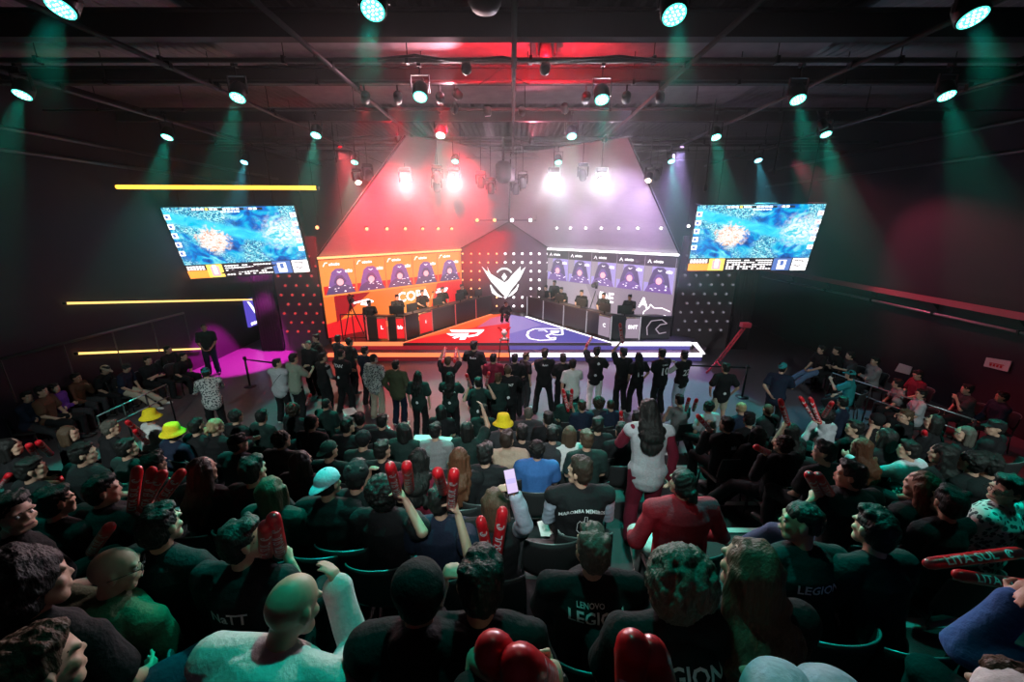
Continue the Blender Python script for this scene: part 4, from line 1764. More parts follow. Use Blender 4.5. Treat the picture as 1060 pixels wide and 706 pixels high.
fpx([(150, 186), (362, 184), (350, 200), (165, 200)], G_W)
fpx([(130, 208), (235, 206), (232, 216), (165, 222), (150, 220)], G_W)
fpx([(330, 200), (355, 196), (320, 222), (262, 232), (262, 220), (305, 214)], G_W)
fpx([(240, 206), (268, 206), (245, 245), (208, 246), (220, 226), (180, 240), (165, 232)], G_W)
fline([(640, 240), (622, 220), (630, 196), (665, 180), (740, 178), (835, 180), (838, 215), (800, 218), (770, 210), (740, 222), (762, 238), (795, 232), (790, 246), (700, 250), (640, 240)], .09, G_W)
fline([(690, 190), (730, 188), (745, 200)], .07, G_W)
fpx([(765, 190), (822, 190), (815, 203), (765, 205)], G_W)
fl.build('led_floor', fm, rt)

# desks
DESK = mat('desk_black', (.025, .02, .025), .35)
DESKR = mat('desk_screen_frame', (.06, .03, .035), .4)


def desk_line(pts, side, labels, redscreens):
    for i in range(len(pts) - 1):
        a, b2 = Vector((*pts[i], 0)), Vector((*pts[i + 1], 0))
        u = (b2 - a).normalized()
        n = Vector((u.y, -u.x, 0))
        if n.y > 0:
            n = -n
        bk = -n
        z0, z1 = ZS, 1.47
        r_ = root('player_desk', (a.x, a.y, z0), labels[i], 'desk', 'player desks on the %s side' % side)
        g = u * .03
        k = .42 if i in redscreens else 1.0
        L = (b2 - a).length
        # fascia
        m_ = MB()
        if i in redscreens:
            m_.slab([a + g, a + u * L * .5, a + u * L * .5 + Vector((0, 0, z1 - z0)), a + g + Vector((0, 0, z1 - z0))], bk * .05)
        else:
            m_.slab([a + g, b2 - g, b2 - g + Vector((0, 0, z1 - z0)), a + g + Vector((0, 0, z1 - z0))], bk * .05)
        for v in range(len(m_.v)):
            m_.v[v] = (m_.v[v][0], m_.v[v][1], m_.v[v][2] + z0)
        m_.build('front_panel', DESK, r_)
        m_ = MB().slab([a, b2, b2 + bk * .85, a + bk * .85], (0, 0, .04))
        m_.v = [(x, y, z + 1.32) for x, y, z in m_.v]
        m_.build('tabletop', DESK, r_)
        m_ = MB()
        m_.tube([a + Vector((0, 0, z0)) + n * .02, a + Vector((0, 0, z1)) + n * .02], .018, 6)
        m_.build('trim_light', glow('desk_trim_red', (.8, .10, .10), .9) if side == 'left' else glow('desk_trim_white', (.7, .65, .75), .7), r_)
        m_ = MB().tube([a + Vector((0, 0, z1)), b2 + Vector((0, 0, z1))], .03, 6)
        m_.build('top_rail', DESK, r_)
        if i in redscreens:
            pn = Panel((a + u * L * .52)[:2], (b2 - g)[:2], z0, z1, tuple(n))
            lc = L_RD if side == 'left' else L_GR
            pn.rect(0, pn.L, z0 + .06, z1 - .08, lc, 0)
            pn.text({('left', 0): 'L', ('left', 1): 'bb', ('right', 3): 'C', ('right', 4): 'SMT'}.get((side, i), 'i'), .2, pn.L / 2, z0 + .5, L_WH, 2)
            pn.mb.build('front_screen', pn.mats, r_)
        mt = MB()
        c_ = (a + b2) / 2 + bk * .30
        R3 = Matrix((u, -n, Vector((0, 0, 1)))).transposed()
        mt.box(c_ + Vector((0, 0, 1.365)), (L * .8, .38, .008), R3)
        o_ = mt.build('desk_light_mat', mat('desk_light_mat', (.42, .33, .20), .8))  # added mat, its tan colour stands in for warm light on the tabletop
        tag(o_, 'painted-light tan mat on the ' + labels[i], 'desk mat', 'desk mats')
        kb = MB().box(c_ + Vector((0, 0, 1.38)), (.36, .13, .022), R3, bev=.006)
        o_ = kb.build('keyboard', mat('keyboard', (.55, .5, .45), .5, emit=(1, .8, .5), es=.25))  # weak emission imitates the warm light falling on the keys
        tag(o_, 'glow-painted keyboard on the ' + labels[i], 'keyboard', 'keyboards')
        # legs
        for t in (.12, L - .12):
            q = a + u * t + bk * .78
            MB().box((q.x, q.y, (ZS + 1.32) / 2), (.05, .05, 1.32 - ZS)).build('leg', DESK, r_)


dl = [(-5.55, 14.75), (-4.75, 14.7), (-4.1, 14.75), (-3.3, 15.95), (-2.5, 17.15), (-1.7, 18.3), (-1.0, 19.3)]
desk_line(dl, 'left', ['outermost left player desk with a red front screen', 'left player desk carrying the lettered red screen', 'left player desk at the corner of the red floor',
                       'third left player desk from the centre', 'second left player desk from the centre', 'left player desk nearest the winged emblem'], (0, 1, 2))
dr = [(.75, 19.0), (1.45, 18.0), (2.25, 16.9), (3.05, 15.8), (3.8, 14.8), (4.9, 14.75), (6.1, 14.75)]
desk_line(dr, 'right', ['right player desk nearest the winged emblem', 'second right player desk from the centre', 'third right player desk from the centre',
                        'right player desk at the corner of the lilac floor', 'right player desk carrying the lettered grey screen', 'outermost right player desk showing a curled outline logo'], (3, 4))
pn = Panel((4.95, 14.75), (6.05, 14.75), ZS, 1.6, (0, -1, 0))
pn.line([(.25, .75), (.2, 1.05), (.35, 1.3), (.75, 1.35), (.95, 1.2), (.7, 1.15), (.55, .98), (.7, .8), (.95, .85)], .035, L_GR2, 2)
o = pn.mb.build('desk_logo', pn.mats)
tag(o, 'curled outline logo on the outermost right desk front', 'logo')
# monitors and things on desks
MON = mat('monitor_black', (.02, .02, .02), .4)
SCRN = glow('monitor_glow', (.75, .68, .45), 1.0)


def monitor(p, face, label):
    f = Vector((face[0], face[1], 0)).normalized()
    u = Vector((-f.y, f.x, 0))
    r_ = root('monitor', p, label, 'monitor', 'player monitors')
    p = Vector(p)
    R3 = Matrix((u, f, Vector((0, 0, 1)))).transposed()
    MB().box(p + Vector((0, 0, .30)), (.56, .03, .33), R3, bev=.008).build('shell', MON, r_)
    MB().box(p + Vector((0, 0, .30)) + f * .017, (.53, .004, .30), R3).build('display', SCRN, r_)
    MB().box(p + Vector((0, 0, .09)) - f * .02, (.05, .03, .18), R3).lathe([(.11, 0), (.10, .012)], p, (0, 0, 1), 16).build('stand', MON, r_)


# far side truss/fence at stage left and right
def fence(a, b2, h, z0, label, nposts=4):
    a, b2 = Vector(a), Vector(b2)
    r_ = root('guard_fence', (a.x, a.y, z0), label, 'fence')
    m_ = MB()
    m_.tube([(a.x, a.y, z0 + h), (b2.x, b2.y, z0 + h)], .022, 8)
    m_.tube([(a.x, a.y, z0 + .08), (b2.x, b2.y, z0 + .08)], .018, 8)
    m_.build('rail', BLACKM, r_, True)
    for k in range(nposts):
        q = a.lerp(b2, k / (nposts - 1))
        MB().tube([(q.x, q.y, z0), (q.x, q.y, z0 + h)], .02, 8).build('post', BLACKM, r_, True)


fence((-6.5, 14.7), (-5.62, 14.75), 1.0, ZS, 'black railing at the left end of the player desks', 3)

# ------------------------------------------------------------------ hanging screens
def game_mat():
    m = bpy.data.materials.new('game_picture')
    m.use_nodes = True
    nt = m.node_tree
    N = nt.nodes.new
    b = nt.nodes['Principled BSDF']
    b.inputs['Base Color'].default_value = (.01, .01, .01, 1)
    uv = N('ShaderNodeUVMap'); uv.uv_map = 'UVMap'
    def noise_(s, d, w=0, dist=1.5):
        mp = N('ShaderNodeMapping'); mp.inputs['Location'].default_value = (w, w * .7, 0)
        mp.inputs['Scale'].default_value = (1.75, 1, 1)
        nt.links.new(uv.outputs[0], mp.inputs[0])
        n_ = N('ShaderNodeTexNoise'); n_.inputs['Scale'].default_value = s; n_.inputs['Detail'].default_value = d
        n_.inputs['Distortion'].default_value = dist * 1.3
        nt.links.new(mp.outputs[0], n_.inputs['Vector'])
        return n_.outputs['Fac']
    def ramp(f, els):
        r_ = N('ShaderNodeValToRGB')
        while len(r_.color_ramp.elements) < len(els):
            r_.color_ramp.elements.new(.5)
        for e, (p, c) in zip(r_.color_ramp.elements, els):
            e.position = p; e.color = c
        nt.links.new(f, r_.inputs['Fac'])
        return r_.outputs[0]
    def mixc(f, a, b2):
        x = N('ShaderNodeMix'); x.data_type = 'RGBA'
        nt.links.new(f, x.inputs['Factor'])
        nt.links.new(a, x.inputs['A']); nt.links.new(b2, x.inputs['B'])
        return x.outputs['Result']
    # diagonal river coordinate
    sep = N('ShaderNodeSeparateXYZ'); nt.links.new(uv.outputs[0], sep.inputs[0])
    def math_(op, a, b2):
        x = N('ShaderNodeMath'); x.operation = op
        for k, q in enumerate((a, b2)):
            if isinstance(q, (int, float)):
                x.inputs[k].default_value = q
            else:
                nt.links.new(q, x.inputs[k])
        return x.outputs[0]
    base = ramp(noise_(3.2, 5, 3.1), [(.30, (.01, .035, .22, 1)), (.46, (.0, .16, .62, 1)), (.55, (.0, .45, .75, 1)), (.68, (.25, .80, .85, 1))])
    det = ramp(noise_(20, 6, 1.7, 2.0), [(.40, (.0, .05, .28, 1)), (.50, (.02, .50, .66, 1)), (.60, (.55, .95, .95, 1)), (.72, (1, 1, 1, 1))])
    riv = math_('ABSOLUTE', math_('SUBTRACT', math_('ADD', sep.outputs[1], math_('MULTIPLY', sep.outputs[0], .55)), .86), 0)
    rf = ramp(riv, [(.0, (1, 1, 1, 1)), (.06, (1, 1, 1, 1)), (.13, (0, 0, 0, 1)), (1, (0, 0, 0, 1))])
    rivc = ramp(noise_(4, 3, 8), [(.3, (.0, .50, .80, 1)), (.7, (.10, .80, .95, 1))])
    mask = ramp(noise_(2.2, 2, 5.5, .4), [(.44, (0, 0, 0, 1)), (.56, (1, 1, 1, 1))])
    c = mixc(mask, base, det)
    c = mixc(rf, c, rivc)
    # pale burst and pale right side
    def blob(cx, cy, r0, r1):
        dx = math_('MULTIPLY', math_('SUBTRACT', sep.outputs[0], cx), 1.75)
        dy = math_('SUBTRACT', sep.outputs[1], cy)
        d = math_('SQRT', math_('ADD', math_('MULTIPLY', dx, dx), math_('MULTIPLY', dy, dy)), 0)
        d = math_('ADD', d, math_('MULTIPLY', math_('SUBTRACT', noise_(9, 4, 2.2), .5), .35))
        return ramp(d, [(r0, (1, 1, 1, 1)), (r1, (0, 0, 0, 1))])
    burst = ramp(noise_(22, 4, 9, 1), [(.38, (.75, .35, .20, 1)), (.50, (1, .85, .8, 1)), (.6, (1, 1, 1, 1))])
    c = mixc(blob(.31, .44, .17, .24), c, burst)
    pale = ramp(noise_(12, 5, 4, 1.6), [(.36, (.05, .6, .72, 1)), (.5, (.6, .85, .9, 1)), (.6, (1, .97, 1, 1))])
    c = mixc(blob(.86, .55, .12, .34), c, pale)
    nt.links.new(c, b.inputs['Emission Color'])
    b.inputs['Emission Strength'].default_value = GAMEK
    return m


GAME = game_mat()
G_DK = glow('hud_dark', (.05, .02, .03), .6)
G_WH = glow('hud_white', (1, .95, .95), 2.2)
G_OR = glow('hud_orange', (1, .32, .04), 2.0)
G_YE = glow('hud_yellow', (1, .7, .12), 1.8)
G_BL = glow('hud_blue', (.12, .22, .6), 1.2)


def hang_screen(c4, label):
    tl, tr, br, bl = [Vector(p) for p in c4]
    n = (tr - tl).cross(bl - tl).normalized()
    if n.y > 0:
        n = -n
    r_ = root('hanging_screen', (bl + br) / 2, label, 'screen', 'hanging match screens')
    P = lambda s, t, k=0: tl.lerp(tr, s).lerp(bl.lerp(br, s), 1 - t) + n * (.006 + .002 * k)
    # game picture with uv
    me = bpy.data.meshes.new('game_picture')
    inv = RM[r_].inverted()
    me.from_pydata([inv @ P(s, t, -2) for s, t in ((0, .2), (1, .2), (1, 1), (0, 1))], [], [(0, 1, 2, 3)])
    uvl = me.uv_layers.new(name='UVMap')
    for li, q in enumerate(((0, 0), (1, 0), (1, 1), (0, 1))):
        uvl.data[li].uv = q
    me.materials.append(GAME)
    o = bpy.data.objects.new('game_picture', me); o.parent = r_; COL.objects.link(o)
    hb = MB()
    ms = [G_DK, G_WH, G_OR, G_YE, G_BL, L_PK]
    def rr(s0, s1, t0, t1, m, k=1):
        hb.add([P(s0, t0, k), P(s1, t0, k), P(s1, t1, k), P(s0, t1, k)], [(0, 1, 2, 3)], m)
    rr(0, 1, 0, .2, 0)
    rr(.0, .17, .0, .115, 2, 2)
    rd = random.Random(5)
    for j in range(3):
        for i in range(6):
            rr(.01 + i * .025, .03 + i * .025, .125 + j * .022, .14 + j * .022, 1, 2)
    rr(.17, .30, 0, .2, 3, 2); rr(.20, .27, .02, .17, 5, 3); rr(.22, .25, .05, .19, 1, 4)
    for j in range(5):
        for i in range(16):
            if rd.random() < .86:
                x = .32 + i * .024
                rr(x, x + .019, .02 + j * .034, .038 + j * .034, 1, 2)
    rr(.71, .86, 0, .2, 4, 2); rr(.75, .82, .02, .17, 1, 3); rr(.77, .80, .08, .16, 4, 4)
    rr(.87, 1, 0, .2, 1, 2)
    for k_ in range(7):
        a, b2 = rd.uniform(.88, .96), rd.uniform(.03, .16)
        rr(a, a + .03, b2, b2 + .014, 0, 3)
    rr(.0, 1, .197, .205, 0, 3)
    # side hero boxes
    for j in range(5):
        t = .34 + j * .125
        rr(.0, .045, t, t + .07, 1, 2); rr(.008, .03, t + .015, t + .055, 4, 3)
        rr(.955, 1.0, t, t + .07, 1, 2); rr(.97, .992, t + .015, t + .055, 5, 3)
    # top score bar
    rr(.22, .76, .955, .985, 0, 1)
    for i in range(16):
        if rd.random() < .8:
            rr(.23 + i * .033, .255 + i * .033, .958, .985, 1, 2)
    for i in range(6):
        rr(.44 + i * .025, .458 + i * .025, .925, .942, 1, 2)
    rr(.33, .35, .955, .99, 3, 3); rr(.62, .65, .955, .99, 4, 3)
    hb.build('score_display', ms, r_)
    cz = MB()
    q = [P(-.006, -.01, -4), P(1.006, -.01, -4), P(1.006, 1.01, -4), P(-.006, 1.01, -4)]
    cz.slab(q, -n * .11)
    cz.build('casing', CASE, r_)
    for s in (.15, .85):
        t_ = P(s, 1, -4)
        MB().tube([t_, (t_.x, t_.y, 7.9)], .012, 6).build('suspension_cable', BLACKM, r_)
    return P, n


Pl, nl_ = hang_screen([onY(166, 215, 13.0), onY(304, 213, 13.0), onY(321, 281, 13.68), onY(197, 288.5, 13.68)], 'large hanging screen above the left crowd showing the match')
Pr, nr_ = hang_screen([onY(722.5, 212.5, 13.5), onY(855.5, 211, 13.5), onY(833, 279.5, 14.2), onY(711.5, 280, 14.2)], 'large hanging screen above the right crowd showing the match')

# yellow light tubes
YEL = glow('yellow_tube', (1.0, .50, .05), 2.6)
YEL2 = glow('yellow_tube_dim', (1.0, .62, .18), 1.7)


def ltube(a, b2, r, m, label, hang=False):
    r_ = root('light_tube', a, label, 'light tube', 'yellow light tubes')
    MB().tube([a, b2], r, 10).build('tube', m, r_, True)
    a, b2 = Vector(a), Vector(b2)
    d = (b2 - a).normalized()
    MB().tube([a - d * .05, a], r * 1.15, 10).tube([b2, b2 + d * .05], r * 1.15, 10).build('end_cap', BLACKM, r_, True)
    if hang:
        for t in (.08, .92):
            q = a.lerp(b2, t)
            MB().tube([q, (q.x, q.y, 7.9)], .005, 6).build('suspension_wire', BLACKM, r_)
    else:
        for t in (.1, .5, .9):
            q = a.lerp(b2, t)
            MB().box((q.x - .05, q.y, q.z), (.09, .06, .06)).build('bracket', BLACKM, r_)


a_, b_ = onY(121, 193.5, 11.6), onY(328, 194.5, 11.6)
a_.x = max(a_.x, XL + .1)
ltube(a_, b_, .055, YEL, 'yellow light tube hanging above the left match screen', True)
ltube(onX(68, 314, XL + .1), onX(268, 310, XL + .1), .03, YEL2, 'long yellow light tube on the left wall, above the seated group')
ltube(onX(80, 366, XL + .1), onX(208, 361, XL + .1), .03, YEL2, 'short yellow light tube on the left wall, right above the seated group')
# purple poster sign on the left wall
ps = [onX(254, 311, XL + .12), onX(268, 310, XL + .12), onX(276, 334, XL + .12), onX(262, 338, XL + .12)]
y0, y1 = ps[0].y, (ps[1].y + ps[2].y) / 2
zt, zb = ps[0].z, ps[3].z
r_ = root('wall_sign', (XL + .1, y0, zb), 'small blue lit sign with a winged mark on the left wall', 'sign')
MB().box((XL + .05, (y0 + y1) / 2, (zt + zb) / 2), (.1, y1 - y0, zt - zb), bev=.01).build('lightbox', glow('blue_sign', (.10, .07, .55), 1.1), r_)
m_ = MB()
cy, cz_ = (y0 + y1) / 2, (zt + zb) / 2 + .12
sc2 = (y1 - y0) * .4
for sgn in (-1, 1):
    m_.add([Vector((XL + .105, cy + sgn * sc2, cz_ + sc2)), Vector((XL + .105, cy, cz_ - sc2 * .6)), Vector((XL + .105, cy, cz_)), Vector((XL + .105, cy + sgn * sc2 * .55, cz_ + sc2 * .8))], [(0, 1, 2, 3)])
for k in range(5):
    m_.add([Vector((XL + .105, cy - sc2 + k * sc2 * .42, cz_ - sc2 * 1.6)), Vector((XL + .105, cy - sc2 + k * sc2 * .42 + sc2 * .3, cz_ - sc2 * 1.6)), Vector((XL + .105, cy - sc2 + k * sc2 * .42 + sc2 * .3, cz_ - sc2 * 1.3)), Vector((XL + .105, cy - sc2 + k * sc2 * .42, cz_ - sc2 * 1.3))], [(0, 1, 2, 3)])
m_.build('winged_mark', G_WH, r_)

# ------------------------------------------------------------------ moving heads
def moving_head(px, py, Y, tilt, label, lit=None, s=1.0, up=None, pan=0):
    p = onY(px, py, Y)
    d = (Rz(math.radians(pan)) @ Rx(math.radians(tilt))) @ Vector((0, 0, -1))
    d.normalize()
    if lit:
        p = p - d * .19 * s
    r_ = root('moving_head', p, label, 'stage light', 'moving head lights over the stage')
    side = d.orthogonal() if abs(d.z) > .99 else d.cross(Vector((0, 0, 1)))
    side.normalize()
    MB().lathe([(.07 * s, -.20 * s), (.13 * s, -.15 * s), (.145 * s, .0), (.135 * s, .14 * s), (.12 * s, .19 * s)], p, d, 20).build('head', DARKM, r_, True)
    MB().lathe([(.11 * s, 0), (.10 * s, .008)], p + d * .19 * s, d, 20).build('lens', lit or mat('dark_glass', (.02, .02, .03), .1), r_)
    m_ = MB()
    for sx in (-1, 1):
        m_.slab([p + side * sx * .16 * s + Vector((0, .04, -.05)), p + side * sx * .16 * s + Vector((0, -.04, -.05)), p + side * sx * .17 * s + Vector((0, -.05, .27 * s)), p + side * sx * .17 * s + Vector((0, .05, .27 * s))], side * sx * .035)
    m_.build('yoke', BLACKM, r_)
    MB().box(p + Vector((0, 0, .33 * s)), (.36 * s, .24 * s, .13 * s), bev=.02).tube([p + Vector((0, 0, .38 * s)), (p.x, p.y, 7.42)], .011, 6).build('base', BLACKM, r_)
    return p, d


WHL = glow('white_beam_lens', (1.0, .82, .86), 22.0)
WHL2 = glow('warm_beam_lens', (1.0, .75, .55), 18.0)
HEADS = [(420, 188, 13.4, 'left of the pair above the left screen'), (470, 187, 13.4, 'right of the pair above the left screen'), (573, 188, 13.4, 'left of the pair above the right screen'), (622, 188, 13.4, 'right of the pair above the right screen')]
WB = []
for px, py, Y, w in HEADS:
    p, d = moving_head(px, py, Y, -80, 'bright white stage light, ' + w, WHL, 1.0, pan=(530 - px) * .13)
    WB.append((px, p, d))
for px, py, w in ((371, 189, 'far left'), (671, 187, 'far right')):
    p, d = moving_head(px, py, 13.4, -40, 'small warm stage light glowing at the %s of the bright row' % w, WHL2, .75, pan=30 if px < 500 else -30)
    WB.append((px, p, d))
for px, py, Y, t, pan, w in ((453, 183, 13.2, 35, 25, 'tilted black stage light left of the centre cluster'), (603, 181, 13.2, 35, -25, 'tilted black stage light right of the centre cluster'),
                             (381, 181, 14.2, 40, 40, 'black stage light beside the far left warm lamp'), (679, 181, 14.2, 40, -40, 'black stage light beside the far right warm lamp'),
                             (498, 189, 13.8, 20, 20, 'black stage light just left of the centre cluster'), (541, 189, 13.8, 20, -20, 'black stage light just right of the centre cluster'),
                             (508, 195, 14.2, 10, 0, 'small black stage light low beneath the centre, left one'), (534, 196, 14.2, 10, 0, 'small black stage light low beneath the centre, right one'),
                             (452, 193, 13.9, 20, 0, 'small unlit stage light in the red haze'), (565, 54, 8.0, 150, 0, 'small stage light turned up to the red ceiling')):
    moving_head(px, py, Y, t, w, None, .85, pan=pan)
# centre cluster
cpt = onY(521, 178, 13.6)
r_ = root('centre_projector', cpt, 'large black drum lamp cluster hanging over the stage centre', 'stage light')
MB().lathe([(.20, -.28), (.25, -.2), (.25, .2), (.18, .3)], cpt, (0, -.2, -1), 20).build('drum', DARKM, r_, True)
MB().box(cpt + Vector((.28, .1, -.1)), (.22, .3, .4), bev=.03).build('side_box', DARKM, r_)
MB().tube([cpt, (cpt.x, cpt.y, 7.4)], .04, 8).build('pole', BLACKM, r_, True)
cpt = onY(502, -6, 5.9)
r_ = root('projector', cpt, 'black round housing at the top centre of the ceiling', 'projector')
MB().lathe([(.12, .50), (.20, .42), (.215, .0), (.20, -.1), (.15, -.17), (.06, -.2)], cpt, (0, 0, 1), 24).build('housing', DARKM, r_, True)
MB().tube([cpt, (cpt.x, cpt.y, 7.9)], .03, 8).build('pole', BLACKM, r_, True)
# drop microphones
for i, (xa, ya, xb, yb, Y) in enumerate(((737, 135, 730, 194, 9.5), (806, 150, 801, 177, 10.5), (345, 143, 347, 165, 11.5))):
    a, b2 = onY(xa, ya, Y), onY(xb, yb, Y)
    a.z = 7.4
    r_ = root('drop_microphone', b2, 'black microphone on a thin drop rod, %s' % ('beside the right match screen', 'between the right lamps', 'above the left canopy edge')[i], 'microphone', 'drop microphones')
    MB().tube([a, b2], .012, 6).build('rod', BLACKM, r_)
    MB().lathe([(.02, -.06), (.035, -.02), (.04, .05), (.02, .09)], b2, (0, 0, -1), 12).build('capsule', DARKM, r_, True)
# short lattice truss pieces near centre
def lattice(a, b2, label, w=.22):
    a, b2 = Vector(a), Vector(b2)
    r_ = root('lattice_truss', a, label, 'truss', 'lattice trusses')
    m_ = MB()
    L = (b2 - a).length
    d = (b2 - a).normalized()
    up = Vector((0, 0, 1))
    sd = d.cross(up)
    offs = [up * w / 2, -up * w / 2 + sd * w / 2, -up * w / 2 - sd * w / 2]
    for o_ in offs:
        m_.tube([a + o_, b2 + o_], .018, 6)
    m_.build('chord', STEEL, r_)
    m_ = MB()
    n = max(2, int(L / .25))
    for k in range(n):
        p, q = a + d * (L * k / n), a + d * (L * (k + 1) / n)
        for i in range(3):
            m_.tube([p + offs[i], q + offs[(i + 1) % 3]], .008, 5)
    m_.build('lacing', STEEL, r_)


lattice(onY(478, 160, 14.9), onY(558, 160, 14.9), 'short silver lattice truss hanging at the stage centre')
lattice(onY(480, 186, 17.5), onY(512, 192, 17.5), 'low silver lattice truss left of the centre cluster')
lattice(onY(545, 187, 17.5), onY(575, 186, 17.5), 'low silver lattice truss right of the centre cluster')
o = MB()
pts = [onY(x, y, 14.4) for x, y in ((345, 146), (385, 141), (430, 147), (480, 145), (530, 143), (545, 147), (600, 147), (640, 141), (662, 147), (705, 143), (720, 148))]
o.tube([p + Vector((0, -.06, 0)) for p in pts], .022, 6)
o = o.build('cable_bundle', BLACKM, None, True)
tag(o, 'black cable bundle draped along the far cross pipe', 'cable')
pts = [onY(x, y, 7.45) for x, y in ((392, 64), (430, 60), (470, 66), (520, 62), (540, 66), (600, 64), (640, 61), (690, 66))]
o = MB().tube([p + Vector((0, -.05, .02)) for p in pts], .02, 6).build('cable_bundle', BLACKM, None, True)
tag(o, 'black cable bundle draped along the cross pipe near the red ceiling patch', 'cable')
pts = [onY(x, y, 8.6) for x, y in ((495, 88), (510, 78), (520, 68), (538, 72), (533, 80), (548, 88))]
o = MB().tube(pts, .012, 6).build('cable_bundle', BLACKM, None, True)
tag(o, 'thin looped cables hanging at the ceiling centre', 'cable')

# ------------------------------------------------------------------ lights
for k, (px, p, d) in enumerate(WB):
    col = (1, .35, .38) if px < 500 else (1, .86, .98)
    pw = (WHITEP if k < 4 else WHITEP * .35)
    spot('stage_white_beam', p + d * .25, p + d * 2, (1, .72, .74) if px < 500 else (1, .9, 1.0), pw, 60, 1.0, .08)
# coloured washes on the canopies and stage, from fixtures on the farthest pipe
def wash(px, py, Y, tgt, col, power, ang, label):
    p = onY(px, py, Y)
    d = (Vector(tgt) - p).normalized()
    r_ = root('wash_light', p, label, 'stage light', 'wash lights on the far pipes')
    MB().lathe([(.07, 0), (.085, .01), (.085, .16), (.06, .2)], p, -d, 18).build('housing', BLACKM, r_, True)
    MB().lathe([(.066, 0), (.066, .004)], p + d * .002, d, 18).build('lens', glow('wash_lens_%s' % label.split()[0], col, 2.5), r_)
    MB().tube([p - d * .1, (p.x, p.y, 7.4)], .015, 6).build('clamp', BLACKM, r_)
    spot('wash_beam', p + d * .05, p + d, col, power, ang, .7, .1)


RED = (1.0, .008, .025)
LIL = (.62, .42, .80)
wash(412, 104, 8.65, (-4.7, 17.3, 3.9), RED, REDP, 30, 'red wash light aimed at the left canopy')
wash(378, 104, 8.65, (-6.0, 15.8, 4.0), RED, REDP * .45, 28, 'red wash light at the far left of the canopy')
wash(456, 104, 8.65, (-2.3, 18.6, 4.8), RED, REDP * 1.1, 28, 'red wash light near the canopy ridge')
wash(648, 104, 8.65, (4.3, 17.3, 4.0), LIL, LILP, 30, 'lilac wash light aimed at the right canopy')
wash(683, 104, 8.65, (5.5, 15.8, 4.1), LIL, LILP * .35, 28, 'lilac wash light at the far right of the canopy')
wash(606, 104, 8.65, (1.9, 18.8, 4.4), LIL, LILP * .7, 24, 'lilac wash light near the canopy ridge')
wash(352, 152, 14.4, (-3.5, 13.2, .3), (1, .10, .12), REDF, 62, 'red wash light aimed down at the left stage')
wash(706, 152, 14.4, (4.0, 13.0, .3), (.55, .42, 1), LILF, 62, 'lilac wash light aimed down at the right stage')
wash(505, 120, 10.5, (0, 12.2, 0), (1, .55, .72), CENP, 66, 'pink wash light aimed at the floor before the stage')
wash(540, 118, 10.5, (0, 19.8, 2.8), (.95, .62, .8), CENP * .8, 24, 'pinkish wash light aimed at the centre bulb wall')
wash(470, 116, 10.5, (-3.9, 17.0, 1.6), (1, .72, .45), DESKP, 22, 'warm wash light aimed at the left player desks')
wash(585, 116, 10.5, (3.2, 17.0, 1.6), (1, .76, .5), DESKP, 22, 'warm wash light aimed at the right player desks')
# added fill lamps with housings, unseen behind the viewer, to brighten the crowd
for i, (x, tx) in enumerate(((-4.5, -6.8), (0, 0), (4.5, 6.8))):
    p = Vector((x, -1.0, 7.2))
    d = (Vector((tx, 7.9, .6)) - p).normalized()
    r_ = root('added_front_fill', p, 'added fill light, out of view behind the seats, %s' % ('left', 'middle', 'right')[i], 'stage light', 'added fill lights behind the seats')
    MB().lathe([(.09, 0), (.11, .01), (.11, .24), (.07, .3)], p, -d, 18).build('housing', BLACKM, r_, True)
    MB().tube([p - d * .1, (p.x, p.y, 8.2)], .015, 6).build('clamp', BLACKM, r_)
    spot('front_fill_beam', p + d * .04, p + d, (.80, 1, .95), FRONT_FILL, 42, .9, .15)
# red up-light on the ceiling, white up-light beside it
def upl(loc, tgt, col, pw, ang, label):
    r_ = root('ceiling_uplight', loc, label, 'stage light', 'up-lights')
    d = (Vector(tgt) - Vector(loc)).normalized()
    MB().lathe([(.07, 0), (.085, .01), (.085, .14), (.05, .18)], loc, -d, 16).build('housing', BLACKM, r_, True)
    MB().tube([loc, (loc[0], loc[1], 7.4)], .012, 6).build('clamp', BLACKM, r_)
    spot('up_beam', Vector(loc) + d * .03, tgt, col, pw, ang, .7, .04)


upl((.55, 7.5, 7.33), (.75, 8.4, 8.0), RED, 900, 120, 'small red up-light on the cross pipe right of centre')
upl((-.75, 7.5, 7.33), (-.9, 8.5, 8.0), RED, 350, 110, 'small red up-light on the cross pipe left of centre')
upl((-1.1, 8.65, 7.3), (-1.9, 7.9, 8.0), (1, .55, .65), 150, 130, 'small pale up-light on the third cross pipe')
upl((-3.4, 13.0, 7.33), (-3.6, 12.9, 8.0), RED, 250, 150, 'red up-light above the left canopy edge')
upl((2.8, 13.0, 7.33), (3.2, 12.9, 8.0), (.9, .7, .85), 200, 150, 'pale up-light above the right canopy edge')
upl((.6, 13.2, 7.33), (.8, 12.9, 8.0), (1, .2, .3), 250, 150, 'pink up-light near the ceiling centre')
# magenta floor wash at the left passage
spot('magenta_wash', (XL + 2.2, 14.4, 4.3), (XL + 1.1, 13.9, 0), (1, .03, .75), MAGP, 46, .35, .06)
r_ = root('wash_light', (XL + 2.2, 14.4, 4.35), 'magenta wash light above the left passage', 'stage light', 'wash lights on the far pipes')
MB().lathe([(.09, 0), (.09, .2), (.05, .25)], (XL + 2.2, 14.4, 4.37), (0.2, 0, 1), 16).build('housing', BLACKM, r_, True)
MB().tube([(XL + 2.2, 14.4, 4.6), (XL + 2.2, 14.4, 7.4)], .012, 6).build('clamp', BLACKM, r_)
